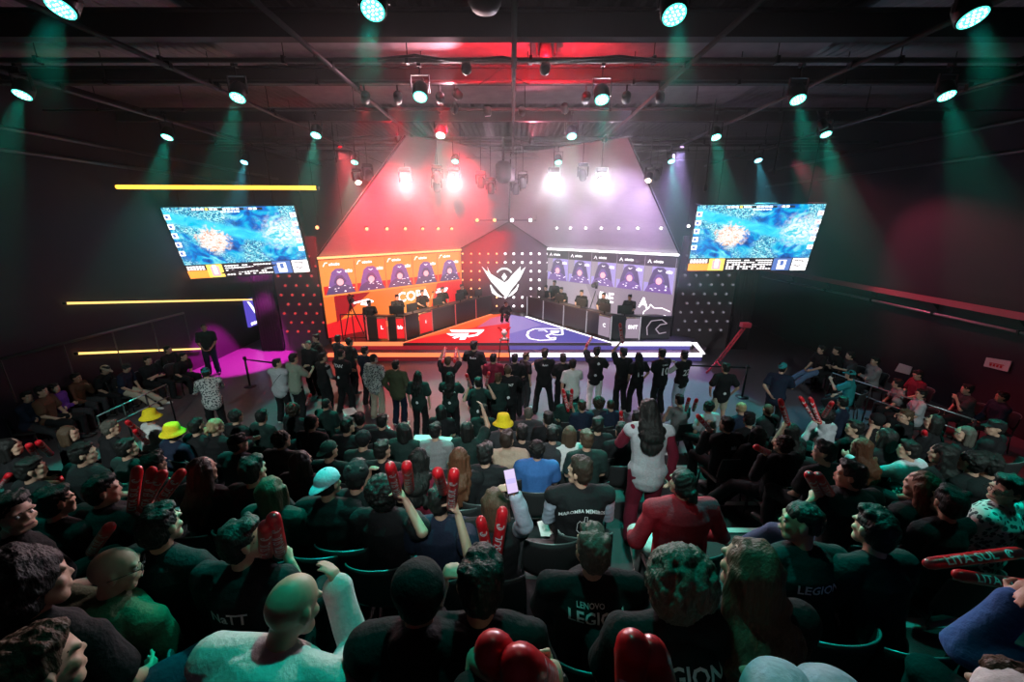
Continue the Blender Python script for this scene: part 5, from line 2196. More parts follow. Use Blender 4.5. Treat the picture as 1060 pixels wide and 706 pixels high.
# red light on the right-hand seats, pink on the tray
spot('red_wash', (7.2, 10.2, 6.9), (10.5, 8.5, .8), (1, .015, .02), 700, 30, .6, .08)
spot('pink_wash', (9.4, 14.6, 6.9), (12, 10.5, 2.8), (1, .12, .22), 900, 50, .7, .1)
r_ = root('wash_light', (7.2, 10.2, 6.95), 'red wash light over the right-hand seats', 'stage light', 'wash lights on the far pipes')
MB().lathe([(.09, 0), (.09, .2), (.05, .25)], (7.2, 10.2, 6.96), (-.4, .2, 1), 16).tube([(7.15, 10.25, 7.1), (7.15, 10.5, 7.42)], .012, 6).build('housing', BLACKM, r_, True)
# white beam from the right edge
wp = onY(1062, 116, 7.5)
spot('side_beam', wp, (5.5, 10.5, 2.0), (1, .9, .85), 220, 16, .6, .05)
r_ = root('side_spotlight', wp + Vector((.1, -.05, .05)), 'small white spotlight at the far right edge', 'stage light')
MB().lathe([(.05, 0), (.06, .01), (.06, .15), (.03, .2)], wp + Vector((.06, -.03, .05)), (.6, -.4, .5), 14).tube([wp + Vector((.1, -.05, .1)), (wp.x + .1, wp.y - .05, 7.42)], .012, 6).build('housing', BLACKM, r_, True)
# house lamps behind the camera position, out of view, same teal cans
for x in (-4.6, 0, 4.6):
    spot('teal_beam', (x, 2.6, 6.95), (x, 1.8, 2), TEAL, TE[4], 60, .6, .08)

# haze in the air of the hall, denser over the stage
for nm, y0, y1, z0, z1, dens, lab in (('haze', 4.3, 11.0, 3.2, 7.9, HAZE, 'thin haze under the lamps above the crowd'), ('haze', 11.05, 19.5, 2.9, 7.9, HAZE2, 'denser pink haze hanging over the stage')):
    o = MB().box(((XL + XR) / 2, (y0 + y1) / 2, (z0 + z1) / 2), (XR - XL - .3, y1 - y0, z1 - z0)).build(nm, bpy.data.materials.new('haze'))
    m = o.data.materials[0]
    m.use_nodes = True
    nt = m.node_tree
    nt.nodes.remove(nt.nodes['Principled BSDF'])
    vs_ = nt.nodes.new('ShaderNodeVolumeScatter')
    vs_.inputs['Density'].default_value = dens
    vs_.inputs['Anisotropy'].default_value = .6
    nt.links.new(vs_.outputs[0], nt.nodes['Material Output'].inputs['Volume'])
    tag(o, lab, 'haze', None, 'stuff')
# ------------------------------------------------------------------ standing crowd in front of the stage
FL = (0.0, 1.0)


def F(s=1.0):
    return (0.0, s)


def NAME(t, size=.075, h=.40, x=0):
    return (t, size, x, h)


def poly_print(pts, tri=None):
    return ([(x, y) for x, y in pts], [tuple(range(len(pts)))])


LOGO_SM = poly_print([(-.03, 0), (0, .035), (.03, .02), (.045, -.02), (.0, -.045), (-.02, -.03)])
BADGE = poly_print([(-.045, -.03), (-.045, .03), (-.015, .02), (.0, .035), (.02, .02), (.045, .03), (.045, -.03)])


def pp(px, py, label, hair='short', hc='k', top='k', bot='k', **k):
    k.setdefault('row', F(k.pop('s', 1.0)))
    k.setdefault('kind', 'stand')
    return person(px, py, 'person ' + label, hair, hc, top, bot, **k)


def sp(px, py, label, hair='short', hc='k', top='k', bot='k', **k):
    return person(px, py, 'person ' + label, hair, hc, top, bot, **k)


NUM10 = mat('gold_print', (.32, .24, .08), .6)
R = {}
R['strap'] = pp(287, 376, 'in pale grey shirt with a black strap across the back', 'short', 'k', 'p', 'k', tops='long', hyaw=50, arms=('cross', 'cross'), yaw=-10, shoe=1)
pp(304, 371, 'in sage green tee beside the pale grey shirt', 'short', 'k', 's', 'k', hyaw=5, arms=('hold', 'hold'), s=1.04, w=1.15)
pp(319, 357, 'older and grey-haired, in black, facing the audience by the stage corner', 'buzz', 'g', 'k', 'k', tops='long', yaw=165, face=True, arms=('side', 'side'), s=1.0)
pp(327, 350, 'in black holding something small at the dark drape', 'short', 'k', 'k', 'k', yaw=120, arms=('phone', 'phone'), face=True)
pp(350, 351, 'in dark top closest to the red stage corner', 'short', 'k', 'c', 'k', tops='long', hyaw=-20)
pp(362, 354, 'with bushy dark hair right of the red stage corner', 'curly', 'k', 'k', 'k', hyaw=20)
pp(334, 370, 'in black and white vest left of the named jersey', 'short', 'k', 'k', 'k', tops='vest', sleeve='g', hyaw=20)
pp(353, 366, 'tall, in black jersey with pale name bar, legs apart', 'buzz', 'k', 'k', 'k', legs='wide', s=1.07, w=1.1, prints=[NAME('TITAN', .10, .40), (LOGO_SM, 0, 0, .12)], hyaw=0, arms=('cross', 'cross'))
pp(378, 363, 'in dark tee half hidden by the patterned sweater', 'short', 'k', 'n', 'k')
pp(387, 371, 'in patterned grey sweater and beige trousers', 'buzz', 'b', 'x', 'e', tops='long', arms=('side', 'rest'), hyaw=12, s=1.04, w=1.08, shoe=1)
pp(410, 378, 'in olive jacket and navy trousers', 'short', 'k', 'o', 'n', tops='long', arms=('pocket', 'pocket'), hyaw=0, w=1.12, shoe=1)
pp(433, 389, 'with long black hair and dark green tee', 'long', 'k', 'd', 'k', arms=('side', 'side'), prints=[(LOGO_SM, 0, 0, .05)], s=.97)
R['two_pink'] = pp(464, 374, 'with pale green-lit hair holding two sticks at head height', 'short', 'n', 'k', 'k', arms=('up', 'up'), curl=(.95, .95), hyaw=0, s=.97)
pp(466, 390, 'with long dark hair and a name across the green-black tee', 'long', 'k', 'd', 'k', prints=[NAME('TATALOIRA', .055, .34), (LOGO_SM, 0, 0, .08)], arms=('hold', 'hold'), s=.98)
pp(491, 358, 'tallest, in black tee with a small name, at the red stage edge', 'short', 'k', 'k', 'n', prints=[NAME('Robo', .07, .40)], hyaw=25, s=1.10, arms=('hold', 'side'))
R['two_red'] = pp(495, 396, 'in dark green tee holding two red sticks low', 'short', 'k', 'd', 'k', hands=[(484, 402, -.25), (507, 399, -.25)], prints=[(LOGO_SM, 0, 0, .07)], s=1.0)
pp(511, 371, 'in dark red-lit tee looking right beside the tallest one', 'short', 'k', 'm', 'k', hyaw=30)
pp(526, 383, 'in black jersey lettered in white, in the middle of the crowd', 'buzz', 'n', 'k', 'k', prints=[NAME('TitaN7', .085, .36), (LOGO_SM, 0, 0, .08)], hyaw=5, arms=('hold', 'hold'), s=1.03, w=1.08)
pp(516, 391, 'with blondish hair between the two lettered black shirts', 'short', 'n', 'd', 'k', hyaw=20, s=.95)
pp(533, 371, 'in plain black with short dark hair left of the small one', 'short', 'k', 'k', 'k', hyaw=20)
pp(545, 369, 'smallest in the standing row, black tee, light brown hair', 'short', 'n', 'k', 'c', yaw=-60, hyaw=20, s=.93, arms=('hold', 'side'), shoe=1)
pp(564, 366, 'in black with a short name and arms folded', 'short', 'b', 'k', 'k', prints=[NAME('Robo', .06, .41)], arms=('cross', 'cross'), legs='wide', s=1.05)
pp(583, 371, 'in plain black directly left of the white tee', 'short', 'b', 'k', 'k', hyaw=20, s=1.0)
pp(593, 377, 'in loose white tee', 'short', 'k', 'w', 'k', arms=('side', 'hold'), hyaw=20, s=1.0, lean=5)
R['pinkstick'] = pp(618, 364, 'in black tee and white jeans with forearms raised', 'short', 'k', 'k', 'w', arms=('up', 'hold'), hyaw=15, s=1.05, prints=[(LOGO_SM, 0, .06, .40), (LOGO_SM, 0, 0, .10)], yaw=-14)
R['raised'] = pp(645, 365, 'in black raising one arm high with a red stick', 'short', 'k', 'k', 'k', hands=[(642, 352, -.1), None], hyaw=-25, s=1.04)
pp(661, 369, 'with long dark hair in black number 10 jersey', 'long', 'k', 'k', 'k', prints=[('10', .24, 0, .22)], s=.98, legs='wide', arms=('pocket', 'pocket'), shoe=1)
pp(685, 366, 'with short hair in wide black number 10 jersey', 'short', 'b', 'k', 'k', prints=[('10', .26, 0, .24), NAME('CAMISA', .05, .41)], s=1.05, w=1.12, arms=('cross', 'cross'))
pp(708, 368, 'in white-shouldered black jersey and pale jeans', 'short', 'k', 'k', 'q', tops='vest', sleeve='w', arms=('hold', 'hold'), s=1.02, prints=[('22', .22, 0, .25)], shoe=1)
R['hatman'] = pp(751, 381, 'in black jersey and light shorts, hands on hips, right of the row', 'short', 'k', 'k', 'e', arms=('pocket', 'pocket'), shorts=True, s=1.0, prints=[(LOGO_SM, 0, 0, .08)], yaw=-5)
R['tealcap'] = pp(810, 381, 'in dark tee and teal cap walking right of the crowd', 'short', 'k', 'n', 'k', hat='capback', hatc='l', lean=16, legs='step', arms=('behind', 'front'), yaw=-40, hyaw=10, s=1.02, shoe=1)
R['guard'] = pp(211, 339, 'standing alone in black tee with clasped hands, left wall', 'buzz', 'b', 'k', 'n', yaw=-150, face=True, arms=('lap', 'lap'), s=1.03, skin='m')
R['photog'] = pp(213, 386, 'photographing, in patterned dark jacket, bent forward', 'short', 'k', 'x', 'k', yaw=40, lean=30, tops='long', arms=('cam', 'cam'), curl=(.7, .7), hat='cap', hatc='l', s=1.0)

# photographer's camera, seen at the raised hands
g = (R['photog']['grip'][0] + R['photog']['grip'][1]) / 2


def photo_camera(p, yaw, label, s=1.0):
    r = root('camera', p, label, 'camera', None, yaw)
    f = Matrix.Rotation(yaw, 3, 'Z')
    p = Vector(p)
    MB().box(p, (.14 * s, .07 * s, .10 * s), f, bev=.012).box(p + Vector((0, 0, .06 * s)), (.05 * s, .06 * s, .04 * s), f, bev=.01).build('camera_body', DARKM, r)
    MB().lathe([(.032 * s, .0), (.036 * s, .03 * s), (.036 * s, .10 * s), (.040 * s, .13 * s)], p + f @ Vector((0, .03 * s, 0)), f @ Vector((0, 1, 0)), 18).build('lens', DARKM, r, True)


photo_camera(g + Vector((0, 0, .03)), R['photog']['root'].rotation_euler.z, 'black camera held up by the bent photographer')

# bag strap on the pale shirt (follows the back)
S = R['strap']['S']
me = [c for c in R['strap']['root'].children if c.name.startswith('shirt')][0].data
seg = [(.16 - .30 * t, .42 - .34 * t) for t in [k / 16 for k in range(17)]]
pts = []
for a, b2 in zip(seg[:-1], seg[1:]):
    pts.append(([(a[0] - .012, a[1]), (a[0] + .012, a[1] + .012), (b2[0] + .012, b2[1] + .012), (b2[0] - .012, b2[1])], [(0, 1, 2, 3)]))
project_print(S, me, [(q, 0, 0, 0) for q in pts], R['strap']['root'], 'bag_strap', TOP['k'])

# sticks of the standing row
stick(R['two_pink']['grip'][0], (459, 371), 'pink-lit stick in the left hand of the blond standing one', L=.45)
stick(R['two_pink']['grip'][1], (471, 371), 'pink-lit stick in the right hand of the blond standing one', L=.45)
stick(R['two_red']['grip'][0], (483, 388), 'red stick in the left hand of the dark green tee')
stick(R['two_red']['grip'][1], (506, 386), 'red stick in the right hand of the dark green tee')
stick(R['raised']['grip'][0], (642, 336), 'long red stick raised above the white stage edge', sc_=1.15)
stick(R['pinkstick']['grip'][0], (607, 358), 'pink-lit stick pointing left from the white jeans')

# woman standing in the aisle
R['aisle'] = person(671, 424, 'person standing in the aisle with very long black hair and maroon-white jacket', 'wavy', 'k', 'p', 'm', kind='stand', tops='vest', sleeve='m', row=(1.35, 1.02), hyaw=-25, lean=10, hpitch=20, w=1.0, arms=('hold', 'side'), yaw=-6, jit=False)

# ------------------------------------------------------------------ seated audience, floor rows
A = {}
sp(245, 431, 'with dark curls at the left end of the front seated rows', 'curly', 'k', 'k', 'k')
sp(204, 441, 'with short black hair behind the photographer', 'short', 'k', 'k', 'k')
A['blond'] = sp(224, 441, 'with green-blond hair tied with a pink band', 'bun', 'y', 'k', 'k')
sp(271, 431, 'with black hair and glasses looking left, dark green top', 'short', 'k', 'd', 'k', hyaw=-20, glasses=True, face=True)
A['bow'] = sp(305, 424, 'with brown curls and a red hair bow', 'afro', 'b', 'k', 'k', hat='bow', hatc='r')
A['bigback'] = sp(338, 418, 'with cropped hair and broad dark back under the named jersey', 'buzz', 'k', 'd', 'k', w=1.18, hyaw=0)
A['jeans'] = sp(372, 434, 'in pale jeans with knees raised left of the long-haired green tee', 'short', 'k', 'c', 'j', yaw=30, legs='ext', lean=-4)
sp(396, 436, 'with teal-lit short hair below the olive jacket', 'short', 'k', 'k', 'k')
sp(419, 445, 'with dark teal-lit bob below the long-haired green tee', 'bob', 'k', 'd', 'k')
sp(451, 446, 'with short hair and a grey collar behind white sheets', 'short', 'k', 'g', 'k')
A['clap1'] = sp(484, 444, 'with dark bob raising a hand beside the yellow hat', 'bob', 'k', 'd', 'k', arms=('lap', 'up'))
A['yellowhat'] = sp(521, 437, 'in bright yellow bucket hat in the centre', 'short', 'k', 'c', 'k', hat='bucket', hatc='y')
sp(547, 428, 'with cropped hair and a grey hood on the back', 'buzz', 'g', 'c', 'k', tops='hood', hyaw=0)
sp(567, 433, 'in black with short hair left of the seated red sticks', 'short', 'k', 'k', 'k')
A['redpair'] = sp(588, 411, 'with dark hair leaning behind the white tee', 'short', 'k', 'd', 'k', hyaw=-10, hands=[None, (592, 424, -.3)])
sp(602, 420, 'with short hair and dark shirt below the arms-raised fan', 'short', 'b', 'n', 'k')
sp(620, 417, 'with round brown curls below the arm-raised fan', 'afro', 'b', 'c', 'k')
sp(632, 419, 'with cropped hair and pale collar right of the round curls', 'buzz', 'b', 'n', 'k')
sp(659, 433, 'hidden behind the aisle standing one, dark jacket', 'short', 'k', 'c', 'k', tops='long')
sp(703, 414, 'with short dark hair and grey top below the white-shouldered jersey', 'short', 'k', 'g', 'k', w=1.1, hands=[(690, 424, -.2), None])
sp(733, 421, 'with dark curls and pale top holding two sticks near the aisle', 'curly', 'k', 'p', 'k', hands=[(723, 437, -.2), (735, 440, -.2)])
A['pinkfrt'] = PEOPLE and None
sp(767, 422, 'with thin pale hair and white collar right of the light shorts', 'buzz', 'y', 'n', 'k', hyaw=10)
sp(795, 424, 'with short hair, dark jacket, below the teal cap walker', 'buzz', 'n', 'k', 'k', tops='long')
A['longr'] = sp(818, 446, 'with long black hair raising a red stick beside the pale hoodie', 'long', 'k', 'k', 'k', hands=[(812, 437, -.25), None])
A['hoodie'] = sp(853, 431, 'with thick black hair and pale lilac hoodie', 'afro', 'k', 'p', 'k', tops='hood', hands=[(840, 437, -.2), (848, 438, -.2)])
sp(872, 416, 'in black beanie-like hair below the teal cap at the rail', 'short', 'k', 'n', 'k', yaw=28)
A['railcap'] = sp(880, 388, 'in teal cap and dark teal tee leaning on the right rail', 'short', 'k', 'l', 'k', row=F(1.0), hat='cap', hatc='l', yaw=40, arms=('phone', 'lap'))
sp(884, 443, 'with black hair in profile looking left, right block', 'short', 'k', 'k', 'k', hyaw=-45, face=True)
sp(907, 435, 'in dark hat with pale fist raised, right block', 'buzz', 'k', 'k', 'k', hat='beanie', hatc='k', hands=[(903, 441, -.2), None])
A['tan_r'] = sp(937, 431, 'in profile with swept brown hair and black-white tee', 'short', 'n', 'k', 'k', hyaw=-60, face=True, hands=[(914, 446, -.1), None], arms=('front', 'lap'))
sp(966, 437, 'shaded behind the brown-haired profile', 'bob', 'k', 'k', 'k', hyaw=-30)
sp(998, 449, 'with glossy dark grey hair looking left, far right block', 'bob', 'g', 'k', 'k', hyaw=-50, face=True)
sp(1030, 443, 'in black cap and black jacket at the far right', 'short', 'k', 'k', 'k', hat='cap', hatc='k', hyaw=-50, tops='long', face=True)

# second / third rows
A['cap_l'] = sp(247, 459, 'in dark baseball cap and dark long-sleeved shirt, left block', 'short', 'k', 'c', 'k', hat='cap', hatc='k', tops='long', hyaw=30, w=1.12, arms=('reach', 'front'))
A['teal_l'] = sp(292, 455, 'with dark curls and glossy dark jacket, left block', 'curly', 'k', 'c', 'k', tops='long')
sp(341, 466, 'in dark round cap beside the small walkway', 'buzz', 'k', 'k', 'k', hat='capback', hatc='d')
sp(376, 455, 'in dark hood behind the pale jeans', 'buzz', 'k', 'd', 'k', hat='beanie', hatc='k')
A['redhold'] = sp(396, 466, 'with spiky black hair holding a red pouch', 'short', 'k', 'k', 'k', hands=[(383, 492, -.3), None])
sp(434, 475, 'with long dark wavy hair and red striped top', 'wavy', 'k', 'm', 'k')
A['aub'] = sp(476, 474, 'with straight auburn hair in the centre block', 'long', 'r', 'k', 'k')
A['tanhood'] = sp(525, 455, 'in tan hooded sweatshirt', 'short', 'b', 't', 'k', tops='hood', hyaw=20, w=1.1)
A['blueshirt'] = sp(556, 465, 'with dark curls and royal blue shirt', 'curly', 'k', 'b', 'k', hyaw=5, w=1.08)
sp(589, 449, 'with light brown bob and white top', 'bob', 'n', 'w', 'k')
sp(607, 455, 'with short brown hair and dark green tee behind the varsity vest', 'short', 'n', 'd', 'k')
sp(619, 440, 'in black tee lettered in purple', 'short', 'k', 'k', 'k', prints=[('PLAYGROUND', .055, 0, .32)])
sp(643, 446, 'with dark hair left of the aisle, jeans visible', 'short', 'k', 'k', 'j')
A['blackjkt'] = sp(752, 440, 'in black jacket with a white crown mark on the back', 'short', 'b', 'k', 'k', tops='long', prints=[(BADGE, 0, .02, .38)], hyaw=-10, w=1.15, arms=('knees', 'lap'), hands=[(729, 448, -.2), None])
sp(784, 449, 'with dark bob and a red stick end beside the face', 'bob', 'k', 'k', 'k')
A['greyhood'] = sp(810, 460, 'with black curls and light grey hood over black jacket', 'curly', 'b', 'k', 'k', tops='hood', hyaw=-10, w=1.12, legs='left', hands=[(788, 472, -.25), None])
sp(853, 468, 'with black hair in black tee looking left past the grey hood', 'short', 'k', 'k', 'k', hyaw=-40, face=True)
sp(891, 463, 'with auburn-brown wavy hair, right block', 'wavy', 'r', 'k', 'k')
A['greysleeve'] = sp(940, 466, 'with dark green-lit hair and grey-white long sleeves', 'short', 'k', 'p', 'k', tops='long', hyaw=-35, arms=('reach', 'phone'))
sp(975, 470, 'with long dark hair, shaded right block', 'long', 'k', 'k', 'k', hyaw=-30)
sp(1022, 481, 'in dark jacket in the shade of the far right', 'short', 'k', 'k', 'k', tops='long')

# left block
A['yh1'] = sp(157, 431, 'in yellow bucket hat and white shirt, left block', 'short', 'k', 'w', 'k', hat='bucket', hatc='y', hyaw=10)
A['yh2'] = sp(180, 447, 'in yellow bucket hat and navy shirt, left block', 'short', 'k', 'n', 'k', hat='bucket', hatc='y', hyaw=0)
sp(115, 443, 'with streaked grey-black hair in the left block', 'short', 'g', 'k', 'k', hyaw=20)
sp(72, 449, 'with large greyish brown hair, left block', 'bob', 'n', 'k', 'k', hyaw=45)
sp(132, 464, 'with black hair and a white item before the chest', 'short', 'k', 'd', 'k', hyaw=20)
A['earman'] = sp(87, 470, 'with black hair and visible ear, dark round shoulders', 'short', 'k', 'k', 'k', hyaw=40, w=1.2)
sp(11, 463, 'with smooth dark hair at the left frame edge', 'bob', 'k', 'k', 'k', hyaw=40)
sp(33, 486, 'shaded with dark hair left of the round shoulders', 'short', 'k', 'k', 'k', hyaw=30)
A['fourst'] = sp(107, 508, 'large, black hair, black tee with white shoulder stripes, gripping sticks', 'short', 'k', 'k', 'k', hyaw=35, w=1.25, hands=[None, (177, 533, .0)], lean=4, legs='norm')
A['face_l'] = sp(13, 532, 'in profile looking right at the left frame edge', 'short', 'k', 'k', 'k', hyaw=75, face=True, yaw=-20)
sp(210, 487, 'with very long dark brown hair, left block', 'long', 'b', 'k', 'k')
A['teal_h'] = sp(281, 508, 'with brown hair streaked teal beside the walkway', 'bob', 'n', 'd', 'k', hyaw=-15)
A['tcap'] = sp(340, 500, 'in backward teal-white cap and dark jacket', 'buzz', 'k', 'k', 'k', hat='capback', hatc='q', tops='long', hyaw=10, w=1.1)
A['darkcap2'] = sp(369, 492, 'in dark cap right of the teal-white cap', 'short', 'k', 'k', 'k', hat='beanie', hatc='k')

# central rows
A['curl'] = sp(399, 509, 'with large black curls and black tee, centre left', 'afro', 'k', 'k', 'k', hyaw=10, hands=[None, (418, 512, -.2)], w=1.08)
A['dteal'] = sp(457, 517, 'with short black hair and navy tee between two sticks', 'short', 'k', 'n', 'l', legs='wide', hands=[None, (471, 530, -.25)], w=1.08)
A['phone'] = sp(513, 520, 'with light brown hair filming with a phone', 'bob', 'n', 'k', 'k', tops='vest', sleeve='q', hyaw=15, hands=[None, (533, 508, -.35)], arms=('lap', 'phone'), legs='norm')
A['vest'] = sp(600, 488, 'in black varsity vest with a hand emblem and pale sleeves', 'short', 'b', 'k', 'k', tops='vest', sleeve='q', hyaw=-50, face=True, w=1.2, lean=2,
               prints=[('MAROMBA MEMBROS', .040, 0, .41, 0, 2.2), ('POWER TRAINING', .045, 0, .12, .05, -1.0)] + [(q, 0, 0, .27) for q in
               [([(-.05, -.06), (-.05, .02), (-.045, .02), (-.045, -.06)], [(0, 1, 2, 3)]), ([(-.05, -.06), (-.02, -.09), (-.016, -.085), (-.045, -.055)], [(0, 1, 2, 3)]), ([(-.02, -.09), (.04, -.09), (.04, -.085), (-.02, -.085)], [(0, 1, 2, 3)]),
                ([(.04, -.09), (.055, -.02), (.05, -.02), (.035, -.085)], [(0, 1, 2, 3)]), ([(.055, -.02), (.035, .01), (.03, .005), (.05, -.02)], [(0, 1, 2, 3)]), ([(.03, .005), (.03, .085), (.035, .085), (.036, .005)], [(0, 1, 2, 3)]),
                ([(.03, .085), (.01, .085), (.01, .08), (.03, .08)], [(0, 1, 2, 3)]), ([(.01, .085), (.005, .02), (.01, .02), (.015, .085)], [(0, 1, 2, 3)]), ([(-.05, .02), (-.03, .05), (-.026, .046), (-.046, .018)], [(0, 1, 2, 3)]),
                ([(-.03, .05), (-.01, .03), (-.012, .025), (-.03, .044)], [(0, 1, 2, 3)]), ([(-.01, .03), (.007, .04), (.008, .034), (-.01, .024)], [(0, 1, 2, 3)])]])
A['redjkt'] = sp(706, 500, 'in bright red jacket with dark green-lit tied hair', 'bun', 'k', 'r', 'w', tops='long', hyaw=-10, w=1.22, arms=('rest', 'rest'))

# right block nearer rows
A['bigblack'] = sp(880, 492, 'with large black tee and black hair gripping two red sticks', 'short', 'k', 'k', 'j', hyaw=-45, w=1.3, face=True, hands=[(833, 516, .0), None], legs='left')
A['auburnr'] = sp(953, 503, 'with straight auburn hair and black top, hands clasped', 'long', 'r', 'k', 's', hyaw=-15, arms=('clap', 'clap'))
A['glassr'] = sp(1042, 507, 'wearing glasses, looking left, dark patterned jacket', 'short', 'k', 'x', 'k', hyaw=-70, glasses=True, face=True, tops='long', yaw=20, lean=-2)
A['farr'] = sp(1052, 540, 'cut by the right frame edge, black shirt', 'short', 'k', 'k', 'k', hyaw=-40, row=(1.35, .95))
A['stretch'] = sp(829, 541, 'with short dark hair and lettered black-gold jersey, leg stretched', 'fade', 'k', 'k', 'n', hyaw=-55, face=True, w=1.15, legs='right', skin='m', prints=[('LEGION', .07, 0, .37)])
A['wavy'] = sp(776, 590, 'with long wavy blond-brown hair', 'wavy', 'n', 'k', 'k', w=1.1, hyaw=-10)
A['curl_l'] = sp(697, 600, 'with dense grey-brown curls and lettered black shirt', 'afro', 'g', 'k', 'k', prints=[('LEGION', .08, 0, .40)], hyaw=-10)
A['legion'] = sp(613, 569, 'with cropped grey-brown hair and lettered black shirt', 'short', 'g', 'k', 'k', prints=[('LENOVO', .035, -.03, .455), ('LEGION', .08, 0, .40)], hyaw=-10, w=1.18)
A['collar'] = sp(497, 603, 'with black hair and a thin white collar, knees bare', 'short', 'k', 'k', 'q', shorts=True, hyaw=-10, legs='norm', hands=[(463, 583, .25), None], lean=10)
A['ebony'] = sp(433, 612, 'in dark hood left of the thin white collar', 'buzz', 'k', 'k', 'j', hat='beanie', hatc='k', tops='hood', prints=[('Ebony', .075, -.02, .40)], hyaw=-20)
A['natt'] = sp(252, 560, 'with thick black hair and a name on the black tee', 'short', 'k', 'k', 'k', prints=[('NaTT', .085, .0, .33)], hyaw=40, w=1.15, hands=[None, (304, 573, .25)], glasses=False)
A['bald'] = sp(303, 628, 'bald with glasses strap, in loose white shirt, leaning forward', 'bald', 'k', 'w', 'k', tops='long', hyaw=25, hpitch=10, lean=28, side=12, w=1.22, hands=[None, (352, 592, .3)], curl=(.4, .4), jit=False, legs='norm')
A['baldo'] = sp(120, 590, 'bald with thin glasses, in olive shirt', 'bald', 'k', 'o', 's', hyaw=50, glasses=True, lean=14, side=10, w=1.25, face=True, skin='l', legs='norm')
A['tealcurl'] = sp(33, 603, 'with large dark teal-lit curls at the left edge', 'afro', 'k', 'k', 'n', hyaw=30, w=1.1)
A['bottoml'] = sp(38, 693, 'with brown hair at the bottom left corner', 'short', 'n', 'k', 'k', hyaw=20)
A['bottomc'] = sp(560, 745, 'below the frame centre lifting two red sticks', 'short', 'k', 'k', 'k', hands=[(526, 668, .02), (556, 676, .0)])
A['hood1'] = sp(802, 730, 'in mint green hood at the bottom edge, left one', 'buzz', 'k', 'q', 'k', hat='beanie', hatc='q')
A['hood2'] = sp(856, 738, 'in mint green hood at the bottom edge, right one', 'buzz', 'k', 'q', 'k', hat='beanie', hatc='q')
A['whiter'] = sp(1050, 742, 'in pale beanie at the bottom right corner', 'short', 'n', 'k', 'k', tops='long', hat='beanie', hatc='w')
A['bluesl'] = sp(1200, 655, 'in blue and white sleeves beyond the right frame edge', 'short', 'k', 'b', 'k', tops='long', hands=[(1025, 598, .2), (1062, 615, .1)], w=1.1)
A['botmid'] = sp(668, 775, 'below the frame holding two red sticks upright', 'short', 'k', 'k', 'k', hands=[(655, 730, .0), (682, 732, .0)])
# fillers plainly visible between the named ones
for px, py, lab, h, t, kw in [
        (323, 437, 'with dark ponytail below the tall named jersey', 'pony', 'k', {}), (360, 441, 'in dark knit left of the raised jeans', 'short', 'k', {}),
        (457, 425, 'with black bob just below the named green-black tee', 'bob', 'k', {}), (500, 425, 'with short hair under the low red sticks', 'short', 'd', {}),
        (572, 449, 'with black hair left of the light brown bob', 'short', 'c', {}), (540, 448, 'in dark tee between tan hoodie and hooded one', 'short', 'k', {}),
        (503, 470, 'with black hair left of the tan sweatshirt', 'short', 'k', {}),
        (775, 434, 'with dark hair and white collar below the pale-haired one', 'short', 'k', {}), (917, 452, 'with dark hair behind the grey-white sleeves', 'bob', 'k', {}),
        (160, 480, 'shaded with dark hair before the four sticks', 'short', 'k', {}), (312, 478, 'with dark bob above the walkway', 'bob', 'k', {}),
        (262, 487, 'in shade right of the very long brown hair', 'short', 'k', {}), (58, 520, 'in black, shaded, right of the profile face', 'short', 'k', {}),
        (166, 545, 'in black, shaded, behind the olive shirt', 'short', 'k', {}), (548, 505, 'in dark patterned jacket right of the filming one', 'short', 'c', {}),
        (650, 524, 'shaded between varsity vest and red jacket', 'short', 'k', {}), (905, 548, 'in black, shaded, behind the stretched leg', 'short', 'k', {}),
        (982, 520, 'shaded beside the patterned jacket, right block', 'short', 'k', {}), (1005, 478, 'with dark curls in the right block shade', 'curly', 'k', {}),
        (560, 540, 'in black tee left of the cropped grey-brown hair', 'short', 'k', {}), (355, 545, 'in black, shaded, behind the teal-white cap', 'short', 'k', {})]:
    if lab.startswith(('in black tee left of the cropped', 'shaded between', 'in black, shaded, behind the teal', 'in dark patterned')):
        continue
    sp(px, py, lab, h, 'k', t, 'k', **kw)

# ------------------------------------------------------------------ floor-side groups
SD = dict(row=F(1.0))
sp(28, 411, 'in navy jacket nearest on the left side seats', 'short', 'k', 'n', 'c', row=F(1.0), yaw=-75, hyaw=25, face=True, tops='long', arms=('cross', 'cross'), skin='l', legs='ext')
sp(56, 402, 'in purple hooded top, left side seats', 'short', 'k', 'v', 'c', row=F(.98), yaw=-75, face=True, tops='hood', arms=('cross', 'cross'))
sp(79, 391, 'in brown jacket, left side seats', 'short', 'k', 'u', 'c', row=F(.98), yaw=-80, face=True, tops='long', arms=('chin', 'lap'), skin='m')
sp(43, 405, 'shaded in brown behind the purple hooded top', 'short', 'k', 'u', 'k', row=F(1.05), yaw=-75, face=True)
sp(109, 383, 'in pale cap with head bowed, left side seats', 'short', 'k', 'k', 'k', row=F(1.0), yaw=-80, hat='cap', hatc='e', hpitch=25, lean=15, face=True)
sp(131, 381, 'in navy shirt and pale trousers, head bowed, left side', 'short', 'k', 'n', 'e', row=F(1.0), yaw=-80, hpitch=25, lean=12, face=True, legs='ext', shoe=1, hat='beanie', hatc='c')
sp(153, 373, 'in black with folded arms, left side seats', 'short', 'k', 'k', 'k', row=F(1.0), yaw=-95, face=True, arms=('cross', 'cross'))
sp(174, 362, 'farthest on the left side seats, white shoes', 'short', 'k', 'k', 'k', row=F(1.0), yaw=-95, face=True, legs='ext', shoe=1)
sp(190, 369, 'leaning forward beside the left wall, dark clothes', 'short', 'k', 'k', 'k', row=F(.98), yaw=-95, lean=25, face=True, shoe=1)
sp(866, 363, 'in dark top with crossed arms, red-lit right side seats', 'short', 'k', 'k', 'k', row=F(1.0), yaw=80, face=True, arms=('cross', 'cross'))
